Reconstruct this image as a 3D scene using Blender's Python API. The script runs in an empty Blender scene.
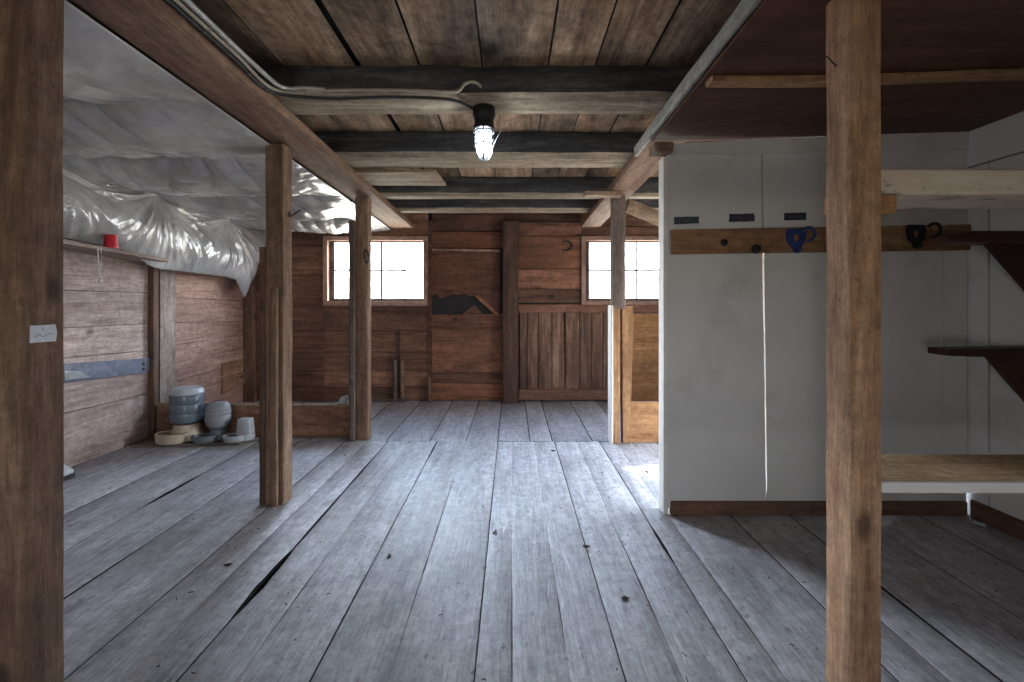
import bpy, bmesh, math, random
from mathutils import Vector, noise
C = bpy.context.scene.collection
SC = bpy.context.scene
R = math.radians

# ------------------------------------------------------------------ camera
F = 430.0                      # focal length in pixels of the 1024 px wide frame
EYE = 1.10
HOR = 300.0
cam_d = bpy.data.cameras.new('camera')
cam_d.sensor_width = 36.0
cam_d.lens = 36.0 * F / 1024.0
cam_d.shift_y = -(341.0 - HOR) / 1024.0
cam_d.clip_start = 0.02
cam = bpy.data.objects.new('camera', cam_d)
C.objects.link(cam)
cam.location = (0, 0, EYE)
cam.rotation_euler = (R(90), 0, 0)
SC.camera = cam

# ------------------------------------------------------------------ light
world = bpy.data.worlds.new('sky')
SC.world = world
world.use_nodes = True
wn = world.node_tree.nodes['Background']
WT = world.node_tree
w_tc = WT.nodes.new('ShaderNodeTexCoord')
w_sep = WT.nodes.new('ShaderNodeSeparateXYZ')
w_rmp = WT.nodes.new('ShaderNodeValToRGB')
w_map = WT.nodes.new('ShaderNodeMapRange')
w_map.inputs[1].default_value = -1.0
w_map.inputs[2].default_value = 1.0
WT.links.new(w_tc.outputs['Generated'], w_sep.inputs[0])
WT.links.new(w_sep.outputs['Z'], w_map.inputs[0])
WT.links.new(w_map.outputs[0], w_rmp.inputs[0])
WT.links.new(w_rmp.outputs[0], wn.inputs[0])
# bright haze low down, deeper blue overhead, pale sunlit ground below the horizon
for k, (p, c) in enumerate(((0.0, (.19, .18, .15)), (0.44, (.24, .235, .205)), (0.48, (.30, .31, .31)), (0.57, (.36, .385, .40)),
                            (0.60, (.90, .95, 1.0)), (0.69, (.66, .78, .92)), (0.77, (.30, .38, .50)), (0.90, (.12, .17, .25)))):
    e = w_rmp.color_ramp.elements
    if k >= 2:
        e.new(p)
    e[k].position = p
    e[k].color = (*c, 1)
# sky brightened to the left, added to light the floor and right post
w_dot = WT.nodes.new('ShaderNodeVectorMath')
w_dot.operation = 'DOT_PRODUCT'
w_dot.inputs[1].default_value = Vector((-0.72, 0.62, 0.30)).normalized()
WT.links.new(w_tc.outputs['Generated'], w_dot.inputs[0])
w_boost = WT.nodes.new('ShaderNodeMapRange')
w_boost.interpolation_type = 'SMOOTHSTEP'
for k, v in ((1, 0.80), (2, 0.985), (3, 50.0), (4, 190.0)):
    w_boost.inputs[k].default_value = v
WT.links.new(w_dot.outputs['Value'], w_boost.inputs[0])
WT.links.new(w_boost.outputs[0], wn.inputs[1])

sun_d = bpy.data.lights.new('sun', 'SUN')
sun_d.energy = 13.0
sun_d.angle = R(0.8)
sun_d.color = (1.0, 0.90, 0.76)
sun = bpy.data.objects.new('sun', sun_d)
C.objects.link(sun)
SUN_DIR = Vector((-0.975 * math.cos(R(42)), -0.222 * math.cos(R(42)), -math.sin(R(42)))).normalized()
sun.rotation_euler = SUN_DIR.to_track_quat('-Z', 'Y').to_euler()
sun.location = (8, 4, 6)


def portal(name, loc, rot, sx, sy):
    d = bpy.data.lights.new(name, 'AREA')
    d.shape = 'RECTANGLE'
    d.size, d.size_y = sx, sy
    d.cycles.is_portal = True
    o = bpy.data.objects.new(name, d)
    C.objects.link(o)
    o.location = loc
    o.rotation_euler = rot
    return o


portal('daylight_west', (-1.43, 4.80, 1.42), (R(-90), 0, 0), 1.05, 0.66)
portal('daylight_east', (1.29, 4.80, 1.42), (R(-90), 0, 0), 1.05, 0.66)
portal('daylight_behind', (-1.82, -2.72, 0.58), (R(90), 0, 0), 0.76, 0.96)
portal('daylight_fill_right', (2.50, -1.35, 0.6), (0, R(90), 0), 0.84, 1.12)  # portal of an added opening that lets in fill light
portal('daylight_side', (2.50, 2.80, 0.8), (0, R(90), 0), 1.6, 0.9)

SC.view_settings.view_transform = 'Standard'
SC.view_settings.look = 'None'
SC.view_settings.gamma = 1.0
SC.view_settings.use_curve_mapping = False
SC.view_settings.exposure = 0.3
try:
    SC.cycles.max_bounces = 10
    SC.cycles.diffuse_bounces = 6
    SC.cycles.transparent_max_bounces = 12
    SC.cycles.caustics_reflective = False
    SC.cycles.caustics_refractive = False
    SC.cycles.sample_clamp_indirect = 6.0
    SC.cycles.use_denoising = True
except Exception:
    pass


# ------------------------------------------------------------------ materials
def new_mat(name):
    m = bpy.data.materials.new(name)
    m.use_nodes = True
    nt = m.node_tree
    return m, nt, nt.nodes, nt.links, nt.nodes['Principled BSDF']


def ramp(N, stops):
    r = N.new('ShaderNodeValToRGB')
    e = r.color_ramp.elements
    while len(e) < len(stops):
        e.new(0.5)
    for k, (p, c) in enumerate(stops):
        e[k].position = p
        e[k].color = (c[0], c[1], c[2], 1) if not isinstance(c, (int, float)) else (c, c, c, 1)
    return r


def mixc(N, L, a, b, fac, mode='MIX'):
    m = N.new('ShaderNodeMix')
    m.data_type = 'RGBA'
    m.blend_type = mode
    for idx, v in ((0, fac), (6, a), (7, b)):
        sock = m.inputs[idx]
        if hasattr(v, 'is_output'):
            L.new(v, sock)
        elif isinstance(v, (int, float)):
            sock.default_value = v if idx == 0 else (v, v, v, 1)
        else:
            sock.default_value = (v[0], v[1], v[2], 1)
    return m.outputs[2]


def math_n(N, L, op, a, b=None):
    m = N.new('ShaderNodeMath')
    m.operation = op
    for k, v in enumerate((a, b)):
        if v is None:
            continue
        if hasattr(v, 'is_output'):
            L.new(v, m.inputs[k])
        else:
            m.inputs[k].default_value = v
    return m.outputs[0]


def wood(name, dark, mid, light, axis='Z', grain=1.0, knots=0.6, dirt=0.35, dirt_col=(0.02, 0.017, 0.015),
         rough=0.75, bump=0.35, tint=0.35, dirt_scale=2.2, dirt_range=(0.45, 0.72), spec=0.3, fleck=0.0, mottle=0.3, scratch=0.0, scratch_col=(.5, .5, .5)):
    m, nt, N, L, P = new_mat(name)
    tc = N.new('ShaderNodeTexCoord')
    at = N.new('ShaderNodeAttribute')
    at.attribute_name = 'rnd'
    off = N.new('ShaderNodeVectorMath')
    off.operation = 'MULTIPLY'
    comb = N.new('ShaderNodeCombineXYZ')
    for k in range(3):
        L.new(at.outputs['Fac'], comb.inputs[k])
    L.new(comb.outputs[0], off.inputs[0])
    off.inputs[1].default_value = (31.7, 47.3, 19.1)
    add = N.new('ShaderNodeVectorMath')
    L.new(tc.outputs['Object'], add.inputs[0])
    L.new(off.outputs[0], add.inputs[1])

    def mapped(across, along):
        mp = N.new('ShaderNodeMapping')
        s = [across] * 3
        s['XYZ'.index(axis)] = along
        mp.inputs['Scale'].default_value = s
        L.new(add.outputs[0], mp.inputs['Vector'])
        return mp.outputs[0]

    def noi(vec, scale, detail, rgh=0.6, dist=0.0):
        n = N.new('ShaderNodeTexNoise')
        n.inputs['Scale'].default_value = scale
        n.inputs['Detail'].default_value = detail
        n.inputs['Roughness'].default_value = rgh
        n.inputs['Distortion'].default_value = dist
        L.new(vec, n.inputs['Vector'])
        return n.outputs['Fac']

    g1 = noi(mapped(12 * grain, 1.3 * grain), 1.0, 7, 0.7, 0.7)
    g2 = noi(mapped(95 * grain, 7.0 * grain), 1.0, 5, 0.75, 0.3)
    blot = noi(mapped(1, 0.5), dirt_scale, 5, 0.6, 0.4)
    col = ramp(N, [(0.32, dark), (0.5, mid), (0.68, light)])
    L.new(g1, col.inputs[0])
    fib = ramp(N, [(0.30, 0.62), (0.5, 1.0), (0.70, 1.22)])
    L.new(g2, fib.inputs[0])
    c = mixc(N, L, col.outputs[0], fib.outputs[0], 1.0, 'MULTIPLY')
    mot = noi(add.outputs[0], 21.0, 9, 0.82, 0.3)
    mr = ramp(N, [(0.36, 1.0 - mottle), (0.5, 1.0), (0.64, 1.0 + mottle)])
    L.new(mot, mr.inputs[0])
    c = mixc(N, L, c, mr.outputs[0], 1.0, 'MULTIPLY')
    # board to board tint
    wn_ = N.new('ShaderNodeTexWhiteNoise')
    wn_.noise_dimensions = '1D'
    L.new(at.outputs['Fac'], wn_.inputs['W'])
    tr = N.new('ShaderNodeMapRange')
    L.new(wn_.outputs['Value'], tr.inputs[0])
    tr.inputs[3].default_value = 1.0 - tint
    tr.inputs[4].default_value = 1.0 + tint * 0.8
    tonec = N.new('ShaderNodeCombineXYZ')
    for k in range(3):
        L.new(tr.outputs[0], tonec.inputs[k])
    c = mixc(N, L, c, tonec.outputs[0], 1.0, 'MULTIPLY')
    tn = N.new('ShaderNodeAttribute')
    tn.attribute_name = 'tone'
    c = mixc(N, L, c, tn.outputs['Color'], 1.0, 'MULTIPLY')
    # dirt
    dm = ramp(N, [(dirt_range[0], 0.0), (dirt_range[1], 1.0)])
    L.new(blot, dm.inputs[0])
    c = mixc(N, L, c, dirt_col, math_n(N, L, 'MULTIPLY', dm.outputs[0], dirt))
    # knots
    if knots > 0:
        vo = N.new('ShaderNodeTexVoronoi')
        vo.inputs['Scale'].default_value = 1.0
        L.new(mapped(4.2, 2.2), vo.inputs['Vector'])
        kr = ramp(N, [(0.05, 1.0), (0.12, 0.0)])
        L.new(vo.outputs['Distance'], kr.inputs[0])
        c = mixc(N, L, c, [x * 0.35 for x in dark], math_n(N, L, 'MULTIPLY', kr.outputs[0], knots))
    if fleck > 0:
        fl = noi(mapped(38, 22), 1.0, 3, 0.7)
        fr = ramp(N, [(0.62, 0.0), (0.70, 1.0)])
        L.new(fl, fr.inputs[0])
        c = mixc(N, L, c, dirt_col, math_n(N, L, 'MULTIPLY', fr.outputs[0], fleck))
    if scratch > 0:
        s1 = noi(mapped(60, 3.0), 1.0, 5, 0.75, 0.8)
        s2 = noi(mapped(2.3, 1.4), 1.0, 3, 0.6)
        sr = ramp(N, [(0.60, 0.0), (0.66, 1.0)])
        L.new(s1, sr.inputs[0])
        s2r = ramp(N, [(0.48, 0.0), (0.62, 1.0)])
        L.new(s2, s2r.inputs[0])
        f = math_n(N, L, 'MULTIPLY', sr.outputs[0], s2r.outputs[0])
        c = mixc(N, L, c, scratch_col, math_n(N, L, 'MULTIPLY', f, scratch))
    L.new(c, P.inputs['Base Color'])
    P.inputs['Roughness'].default_value = rough
    P.inputs['Specular IOR Level'].default_value = spec
    b = N.new('ShaderNodeBump')
    b.inputs['Strength'].default_value = bump
    b.inputs['Distance'].default_value = 0.004
    L.new(math_n(N, L, 'ADD', g2, g1), b.inputs['Height'])
    L.new(b.outputs[0], P.inputs['Normal'])
    return m


def plain(name, col, rough=0.5, metal=0.0, spec=0.5, var=0.15, scale=14.0, bump=0.0, stain=None, stain_amt=0.0, stain_scale=3.0):
    m, nt, N, L, P = new_mat(name)
    tc = N.new('ShaderNodeTexCoord')
    n = N.new('ShaderNodeTexNoise')
    n.inputs['Scale'].default_value = scale
    n.inputs['Detail'].default_value = 5
    L.new(tc.outputs['Object'], n.inputs['Vector'])
    r = ramp(N, [(0.3, [x * (1 - var) for x in col]), (0.7, [min(1, x * (1 + var)) for x in col])])
    L.new(n.outputs['Fac'], r.inputs[0])
    c = r.outputs[0]
    if stain:
        n2 = N.new('ShaderNodeTexNoise')
        n2.inputs['Scale'].default_value = stain_scale
        n2.inputs['Detail'].default_value = 8
        n2.inputs['Roughness'].default_value = 0.7
        L.new(tc.outputs['Object'], n2.inputs['Vector'])
        r2 = ramp(N, [(0.52, 0.0), (0.66, 1.0)])
        L.new(n2.outputs['Fac'], r2.inputs[0])
        c = mixc(N, L, c, stain, math_n(N, L, 'MULTIPLY', r2.outputs[0], stain_amt))
    L.new(c, P.inputs['Base Color'])
    P.inputs['Roughness'].default_value = rough
    P.inputs['Metallic'].default_value = metal
    P.inputs['Specular IOR Level'].default_value = spec
    if bump:
        b = N.new('ShaderNodeBump')
        b.inputs['Strength'].default_value = bump
        b.inputs['Distance'].default_value = 0.003
        L.new(n.outputs['Fac'], b.inputs['Height'])
        L.new(b.outputs[0], P.inputs['Normal'])
    return m


M = {}
M['floor'] = wood('worn_floor_boards', (0.28, 0.28, 0.30), (0.39, 0.39, 0.42), (0.48, 0.48, 0.51), 'Y', knots=0.45, dirt=0.55, mottle=0.34,
                  dirt_col=(0.13, 0.115, 0.105), rough=0.5, bump=0.7, tint=0.12, dirt_scale=2.6, spec=0.4, fleck=0.75,
                  scratch=0.9, scratch_col=(0.74, 0.75, 0.78))
M['subfloor'] = plain('dark_earth', (0.012, 0.010, 0.009), 0.95)
M['post'] = wood('rough_sawn_post', (0.095, 0.053, 0.034), (0.19, 0.115, 0.077), (0.30, 0.20, 0.14), 'Z', knots=0.8, dirt=0.4, tint=0.15, bump=0.6, fleck=0.35)
M['post_front'] = wood('rough_sawn_fir_post', (0.17, 0.086, 0.047), (0.32, 0.182, 0.105), (0.48, 0.315, 0.205), 'Z', knots=0.8, dirt=0.4, tint=0.1, bump=0.7, fleck=0.4)
M['post_dark'] = wood('aged_post', (0.07, 0.05, 0.045), (0.13, 0.095, 0.08), (0.2, 0.15, 0.13), 'Z', dirt=0.4, tint=0.15)
M['beam'] = wood('brown_beam_plank', (0.13, 0.072, 0.048), (0.22, 0.135, 0.095), (0.32, 0.21, 0.15), 'Y', knots=0.7, dirt=0.35, tint=0.1)
M['beam_x'] = wood('brown_plank_cross', (0.15, 0.10, 0.06), (0.26, 0.18, 0.12), (0.38, 0.28, 0.2), 'X', knots=0.6, dirt=0.3, tint=0.2)
M['joist'] = wood('black_joist_wood', (0.028, 0.028, 0.031), (0.06, 0.059, 0.063), (0.12, 0.116, 0.116), 'X', knots=0.3, dirt=0.3, tint=0.15, bump=0.8, rough=0.8,
                  scratch=0.6, scratch_col=(0.26, 0.25, 0.24), fleck=0.3)
M['joist_under'] = wood('hewn_pale_underside', (0.14, 0.10, 0.068), (0.30, 0.235, 0.17), (0.46, 0.38, 0.29), 'X', knots=0.3, dirt=0.35, tint=0.15, bump=0.8)  # joist undersides are paler than the sides
M['ceil'] = wood('sooty_ceiling_boards', (0.16, 0.095, 0.058), (0.38, 0.255, 0.165), (0.58, 0.43, 0.30), 'Y', grain=0.7, knots=0.6, dirt=1.0, mottle=0.4,
                 dirt_col=(0.028, 0.024, 0.023), tint=0.3, dirt_scale=1.9, dirt_range=(0.42, 0.68), fleck=0.4)
M['wall_h'] = wood('reddish_wall_boards', (0.085, 0.040, 0.026), (0.185, 0.092, 0.060), (0.29, 0.155, 0.10), 'X', knots=0.9, dirt=0.5, tint=0.32, fleck=0.3)
M['wall_v'] = wood('reddish_wall_uprights', (0.06, 0.034, 0.024), (0.12, 0.068, 0.045), (0.19, 0.11, 0.075), 'Z', knots=0.6, dirt=0.5, tint=0.3)
M['wall_l'] = wood('greyed_wall_boards', (0.19, 0.135, 0.12), (0.33, 0.25, 0.225), (0.44, 0.35, 0.32), 'Y', knots=1.0, dirt=0.3, tint=0.12)
M['wall_lv'] = wood('greyed_wall_upright', (0.15, 0.11, 0.095), (0.25, 0.2, 0.175), (0.34, 0.28, 0.25), 'Z', knots=0.4, dirt=0.3, tint=0.2)
M['orange_h'] = wood('orange_boards', (0.19, 0.085, 0.033), (0.33, 0.165, 0.07), (0.45, 0.24, 0.11), 'X', knots=0.6, dirt=0.15, tint=0.12)
M['orange_v'] = wood('orange_upright', (0.19, 0.09, 0.038), (0.32, 0.17, 0.08), (0.43, 0.25, 0.125), 'Z', knots=0.6, dirt=0.2, tint=0.12)
M['paint'] = plain('grey_white_paint', (0.62, 0.61, 0.60), 0.55, var=0.06, scale=3.0, stain=(0.25, 0.22, 0.19), stain_amt=0.3, stain_scale=1.8, bump=0.05)
M['paint_edge'] = plain('white_painted_edge', (0.66, 0.64, 0.6), 0.5, var=0.08, scale=20)
M['trim_brown'] = wood('brown_base_trim', (0.10, 0.05, 0.032), (0.17, 0.09, 0.058), (0.25, 0.14, 0.09), 'X', knots=0.3, dirt=0.3, tint=0.1)
M['trim_brown_y'] = wood('brown_base_trim_side', (0.10, 0.05, 0.032), (0.17, 0.09, 0.058), (0.25, 0.14, 0.09), 'Y', knots=0.3, dirt=0.3, tint=0.1)
M['ply'] = wood('red_brown_plywood', (0.055, 0.022, 0.016), (0.09, 0.036, 0.026), (0.135, 0.058, 0.04), 'X', grain=0.7, knots=0.0, dirt=0.3, rough=0.55, bump=0.1)
M['batten'] = wood('tan_batten', (0.19, 0.10, 0.05), (0.29, 0.165, 0.09), (0.36, 0.22, 0.13), 'X', knots=0.3, dirt=0.15, tint=0.1)
M['rail_x'] = wood('varnished_hook_rail', (0.15, 0.075, 0.035), (0.235, 0.125, 0.062), (0.31, 0.18, 0.095), 'X', knots=0.5, dirt=0.2, tint=0.1)
M['pine_top'] = wood('bare_pine', (0.38, 0.25, 0.14), (0.5, 0.35, 0.21), (0.58, 0.43, 0.28), 'X', knots=0.25, dirt=0.12, tint=0.05, bump=0.15)
M['stain'] = wood('dark_red_stain', (0.026, 0.008, 0.006), (0.045, 0.014, 0.010), (0.07, 0.024, 0.017), 'X', knots=0.2, dirt=0.2, rough=0.5)
M['grey_plank'] = wood('grey_edge', (0.2, 0.2, 0.19), (0.33, 0.325, 0.31), (0.44, 0.43, 0.41), 'Y', knots=0.3, dirt=0.3, tint=0.1)
M['window_wood'] = wood('pinkish_window_wood', (0.16, 0.095, 0.07), (0.30, 0.18, 0.135), (0.42, 0.28, 0.22), 'X', knots=0.2, dirt=0.3)
M['window_wood_v'] = wood('pinkish_window_wood_upright', (0.16, 0.095, 0.07), (0.30, 0.18, 0.135), (0.42, 0.28, 0.22), 'Z', knots=0.2, dirt=0.3)
M['sash'] = wood('dark_sash_wood', (0.05, 0.035, 0.03), (0.09, 0.065, 0.055), (0.14, 0.1, 0.085), 'X', knots=0.1, dirt=0.3)
M['hatch'] = wood('silvered_brown_planks', (0.06, 0.028, 0.018), (0.15, 0.080, 0.053), (0.30, 0.19, 0.14), 'Z', grain=1.2, knots=0.5, dirt=0.4, tint=0.3)
M['black_paper'] = plain('black_building_paper', (0.016, 0.014, 0.016), 0.8, var=0.3)
M['black_metal'] = plain('black_iron', (0.018, 0.018, 0.02), 0.5, metal=0.6)
M['rust'] = plain('rusty_iron', (0.055, 0.04, 0.035), 0.7, metal=0.5, var=0.4, scale=60)
M['strap'] = plain('blue_grey_painted_strap', (0.085, 0.095, 0.135), 0.55, metal=0.2, var=0.3, scale=30, stain=(0.16, 0.16, 0.18), stain_amt=0.6, stain_scale=10)
M['galv'] = plain('galvanised_grey', (0.24, 0.25, 0.265), 0.4, metal=0.7, var=0.25, scale=40)
M['cable_black'] = plain('black_cable', (0.02, 0.02, 0.022), 0.5)
M['cable_pale'] = plain('pale_cable', (0.36, 0.31, 0.25), 0.55)
M['conduit'] = plain('silver_conduit', (0.42, 0.41, 0.40), 0.4, metal=0.4, var=0.2, scale=30)
M['red'] = plain('red_plastic', (0.5, 0.012, 0.03), 0.35, var=0.1)
M['blue'] = plain('blue_hook', (0.01, 0.03, 0.15), 0.4, var=0.15)
M['tape'] = plain('black_tape', (0.022, 0.026, 0.045), 0.45, var=0.25, scale=30)
M['tape_pale'] = plain('slate_tape', (0.035, 0.05, 0.07), 0.45, var=0.25, scale=30)
M['tape_mark'] = plain('tape_mark', (0.10, 0.11, 0.17), 0.5)
M['paper'] = plain('pale_paper', (0.60, 0.63, 0.70), 0.7, var=0.12, scale=60)
M['paper_mark'] = plain('paper_mark', (0.2, 0.23, 0.29), 0.7)
M['beige'] = plain('beige_plastic', (0.40, 0.33, 0.25), 0.45, var=0.12, scale=20)
M['grey_pl'] = plain('slate_plastic', (0.14, 0.155, 0.18), 0.45, var=0.1)
M['grey_pale'] = plain('pale_grey_plastic', (0.36, 0.38, 0.41), 0.45, var=0.1)
M['kibble'] = plain('dark_residue', (0.02, 0.016, 0.013), 0.9, var=0.4, scale=80, bump=0.5)
M['string'] = plain('white_string', (0.6, 0.58, 0.55), 0.8)
M['shoe'] = plain('pale_canvas', (0.42, 0.43, 0.45), 0.8, scale=70)
M['rubber'] = plain('black_rubber', (0.012, 0.012, 0.014), 0.6)
M['straw'] = plain('dry_straw', (0.045, 0.037, 0.03), 0.9, var=0.5)
M['chip_pale'] = plain('pale_scrap', (0.45, 0.5, 0.52), 0.7)
M['chip_dark'] = plain('dark_scrap', (0.03, 0.027, 0.025), 0.8, var=0.4)
M['mat'] = wood('stained_board', (0.10, 0.075, 0.06), (0.17, 0.13, 0.105), (0.25, 0.2, 0.17), 'X', knots=0.3, dirt=0.5, tint=0.1)


def peeling(name):
    m, nt, N, L, P = new_mat(name)
    tc = N.new('ShaderNodeTexCoord')
    mp = N.new('ShaderNodeMapping')
    mp.inputs['Scale'].default_value = (3.0, 9.0, 9.0)
    L.new(tc.outputs['Object'], mp.inputs['Vector'])
    n = N.new('ShaderNodeTexNoise')
    n.inputs['Scale'].default_value = 1.6
    n.inputs['Detail'].default_value = 8
    n.inputs['Roughness'].default_value = 0.72
    L.new(mp.outputs[0], n.inputs['Vector'])
    r = ramp(N, [(0.40, (0.20, 0.175, 0.15)), (0.435, (0.47, 0.39, 0.31)), (0.55, (0.56, 0.47, 0.38)), (0.70, (0.58, 0.55, 0.52))])
    L.new(n.outputs['Fac'], r.inputs[0])
    L.new(r.outputs[0], P.inputs['Base Color'])
    P.inputs['Roughness'].default_value = 0.6
    b = N.new('ShaderNodeBump')
    b.inputs['Strength'].default_value = 0.4
    b.inputs['Distance'].default_value = 0.003
    L.new(n.outputs['Fac'], b.inputs['Height'])
    L.new(b.outputs[0], P.inputs['Normal'])
    return m


M['peel'] = peeling('peeling_cream_paint')


def plastic_sheet():
    m, nt, N, L, P = new_mat('vapour_barrier_plastic')
    tc = N.new('ShaderNodeTexCoord')
    n = N.new('ShaderNodeTexNoise')
    n.inputs['Scale'].default_value = 2.6
    n.inputs['Detail'].default_value = 5
    L.new(tc.outputs['Object'], n.inputs['Vector'])
    r = ramp(N, [(0.32, (0.20, 0.195, 0.21)), (0.5, (0.34, 0.335, 0.35)), (0.72, (0.52, 0.515, 0.52))])
    L.new(n.outputs['Fac'], r.inputs[0])
    L.new(r.outputs[0], P.inputs['Base Color'])
    P.inputs['Roughness'].default_value = 0.27
    P.inputs['Specular IOR Level'].default_value = 0.7
    P.inputs['Coat Weight'].default_value = 0.5
    P.inputs['Coat Roughness'].default_value = 0.14
    hs = []
    for (sc, st) in ((7.0, (1.0, 1.0, 0.45)), (17.0, (0.8, 1.2, 0.35))):
        mp = N.new('ShaderNodeMapping')
        mp.inputs['Scale'].default_value = st
        L.new(tc.outputs['Object'], mp.inputs['Vector'])
        v = N.new('ShaderNodeTexVoronoi')
        v.feature = 'F1'
        v.inputs['Scale'].default_value = sc
        L.new(mp.outputs[0], v.inputs['Vector'])
        hs.append(math_n(N, L, 'MULTIPLY', v.outputs['Distance'], 8.0 / sc))
    b = N.new('ShaderNodeBump')
    b.inputs['Strength'].default_value = 0.5
    b.inputs['Distance'].default_value = 0.03
    L.new(math_n(N, L, 'ADD', hs[0], hs[1]), b.inputs['Height'])
    L.new(b.outputs[0], P.inputs['Normal'])
    return m


M['plastic'] = plastic_sheet()


def clear(name, col, rough=0.05, opac=0.25):
    """thin clear sheet: mostly see-through, with a gloss of its own"""
    m, nt, N, L, P = new_mat(name)
    out = N['Material Output']
    tr = N.new('ShaderNodeBsdfTransparent')
    tr.inputs[0].default_value = (col[0], col[1], col[2], 1)
    P.inputs['Base Color'].default_value = (col[0] * 0.8, col[1] * 0.8, col[2] * 0.8, 1)
    P.inputs['Roughness'].default_value = rough
    mx = N.new('ShaderNodeMixShader')
    mx.inputs[0].default_value = opac
    L.new(tr.outputs[0], mx.inputs[1])
    L.new(P.outputs[0], mx.inputs[2])
    L.new(mx.outputs[0], out.inputs[0])
    return m


M['glass'] = clear('window_glass', (0.97, 0.98, 0.99), 0.03, 0.07)
M['lamp_glass'] = clear('lamp_globe_glass', (0.95, 0.98, 1.0), 0.08, 0.08)
M['bottle'] = clear('clouded_blue_bottle', (0.22, 0.27, 0.33), 0.22, 0.6)
M['jar'] = clear('clouded_clear_jar', (0.48, 0.50, 0.54), 0.22, 0.6)


def bulb_mat():
    m, nt, N, L, P = new_mat('lit_bulb')
    P.inputs['Base Color'].default_value = (0.9, 0.95, 1, 1)
    P.inputs['Emission Color'].default_value = (0.86, 0.94, 1.0, 1)
    P.inputs['Emission Strength'].default_value = 100.0
    return m


M['bulb'] = bulb_mat()

# ------------------------------------------------------------------ mesh helpers
rng = random.Random(7)


def nz(x, y=0.0, z=0.0):
    return noise.noise(Vector((x, y, z)))


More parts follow.
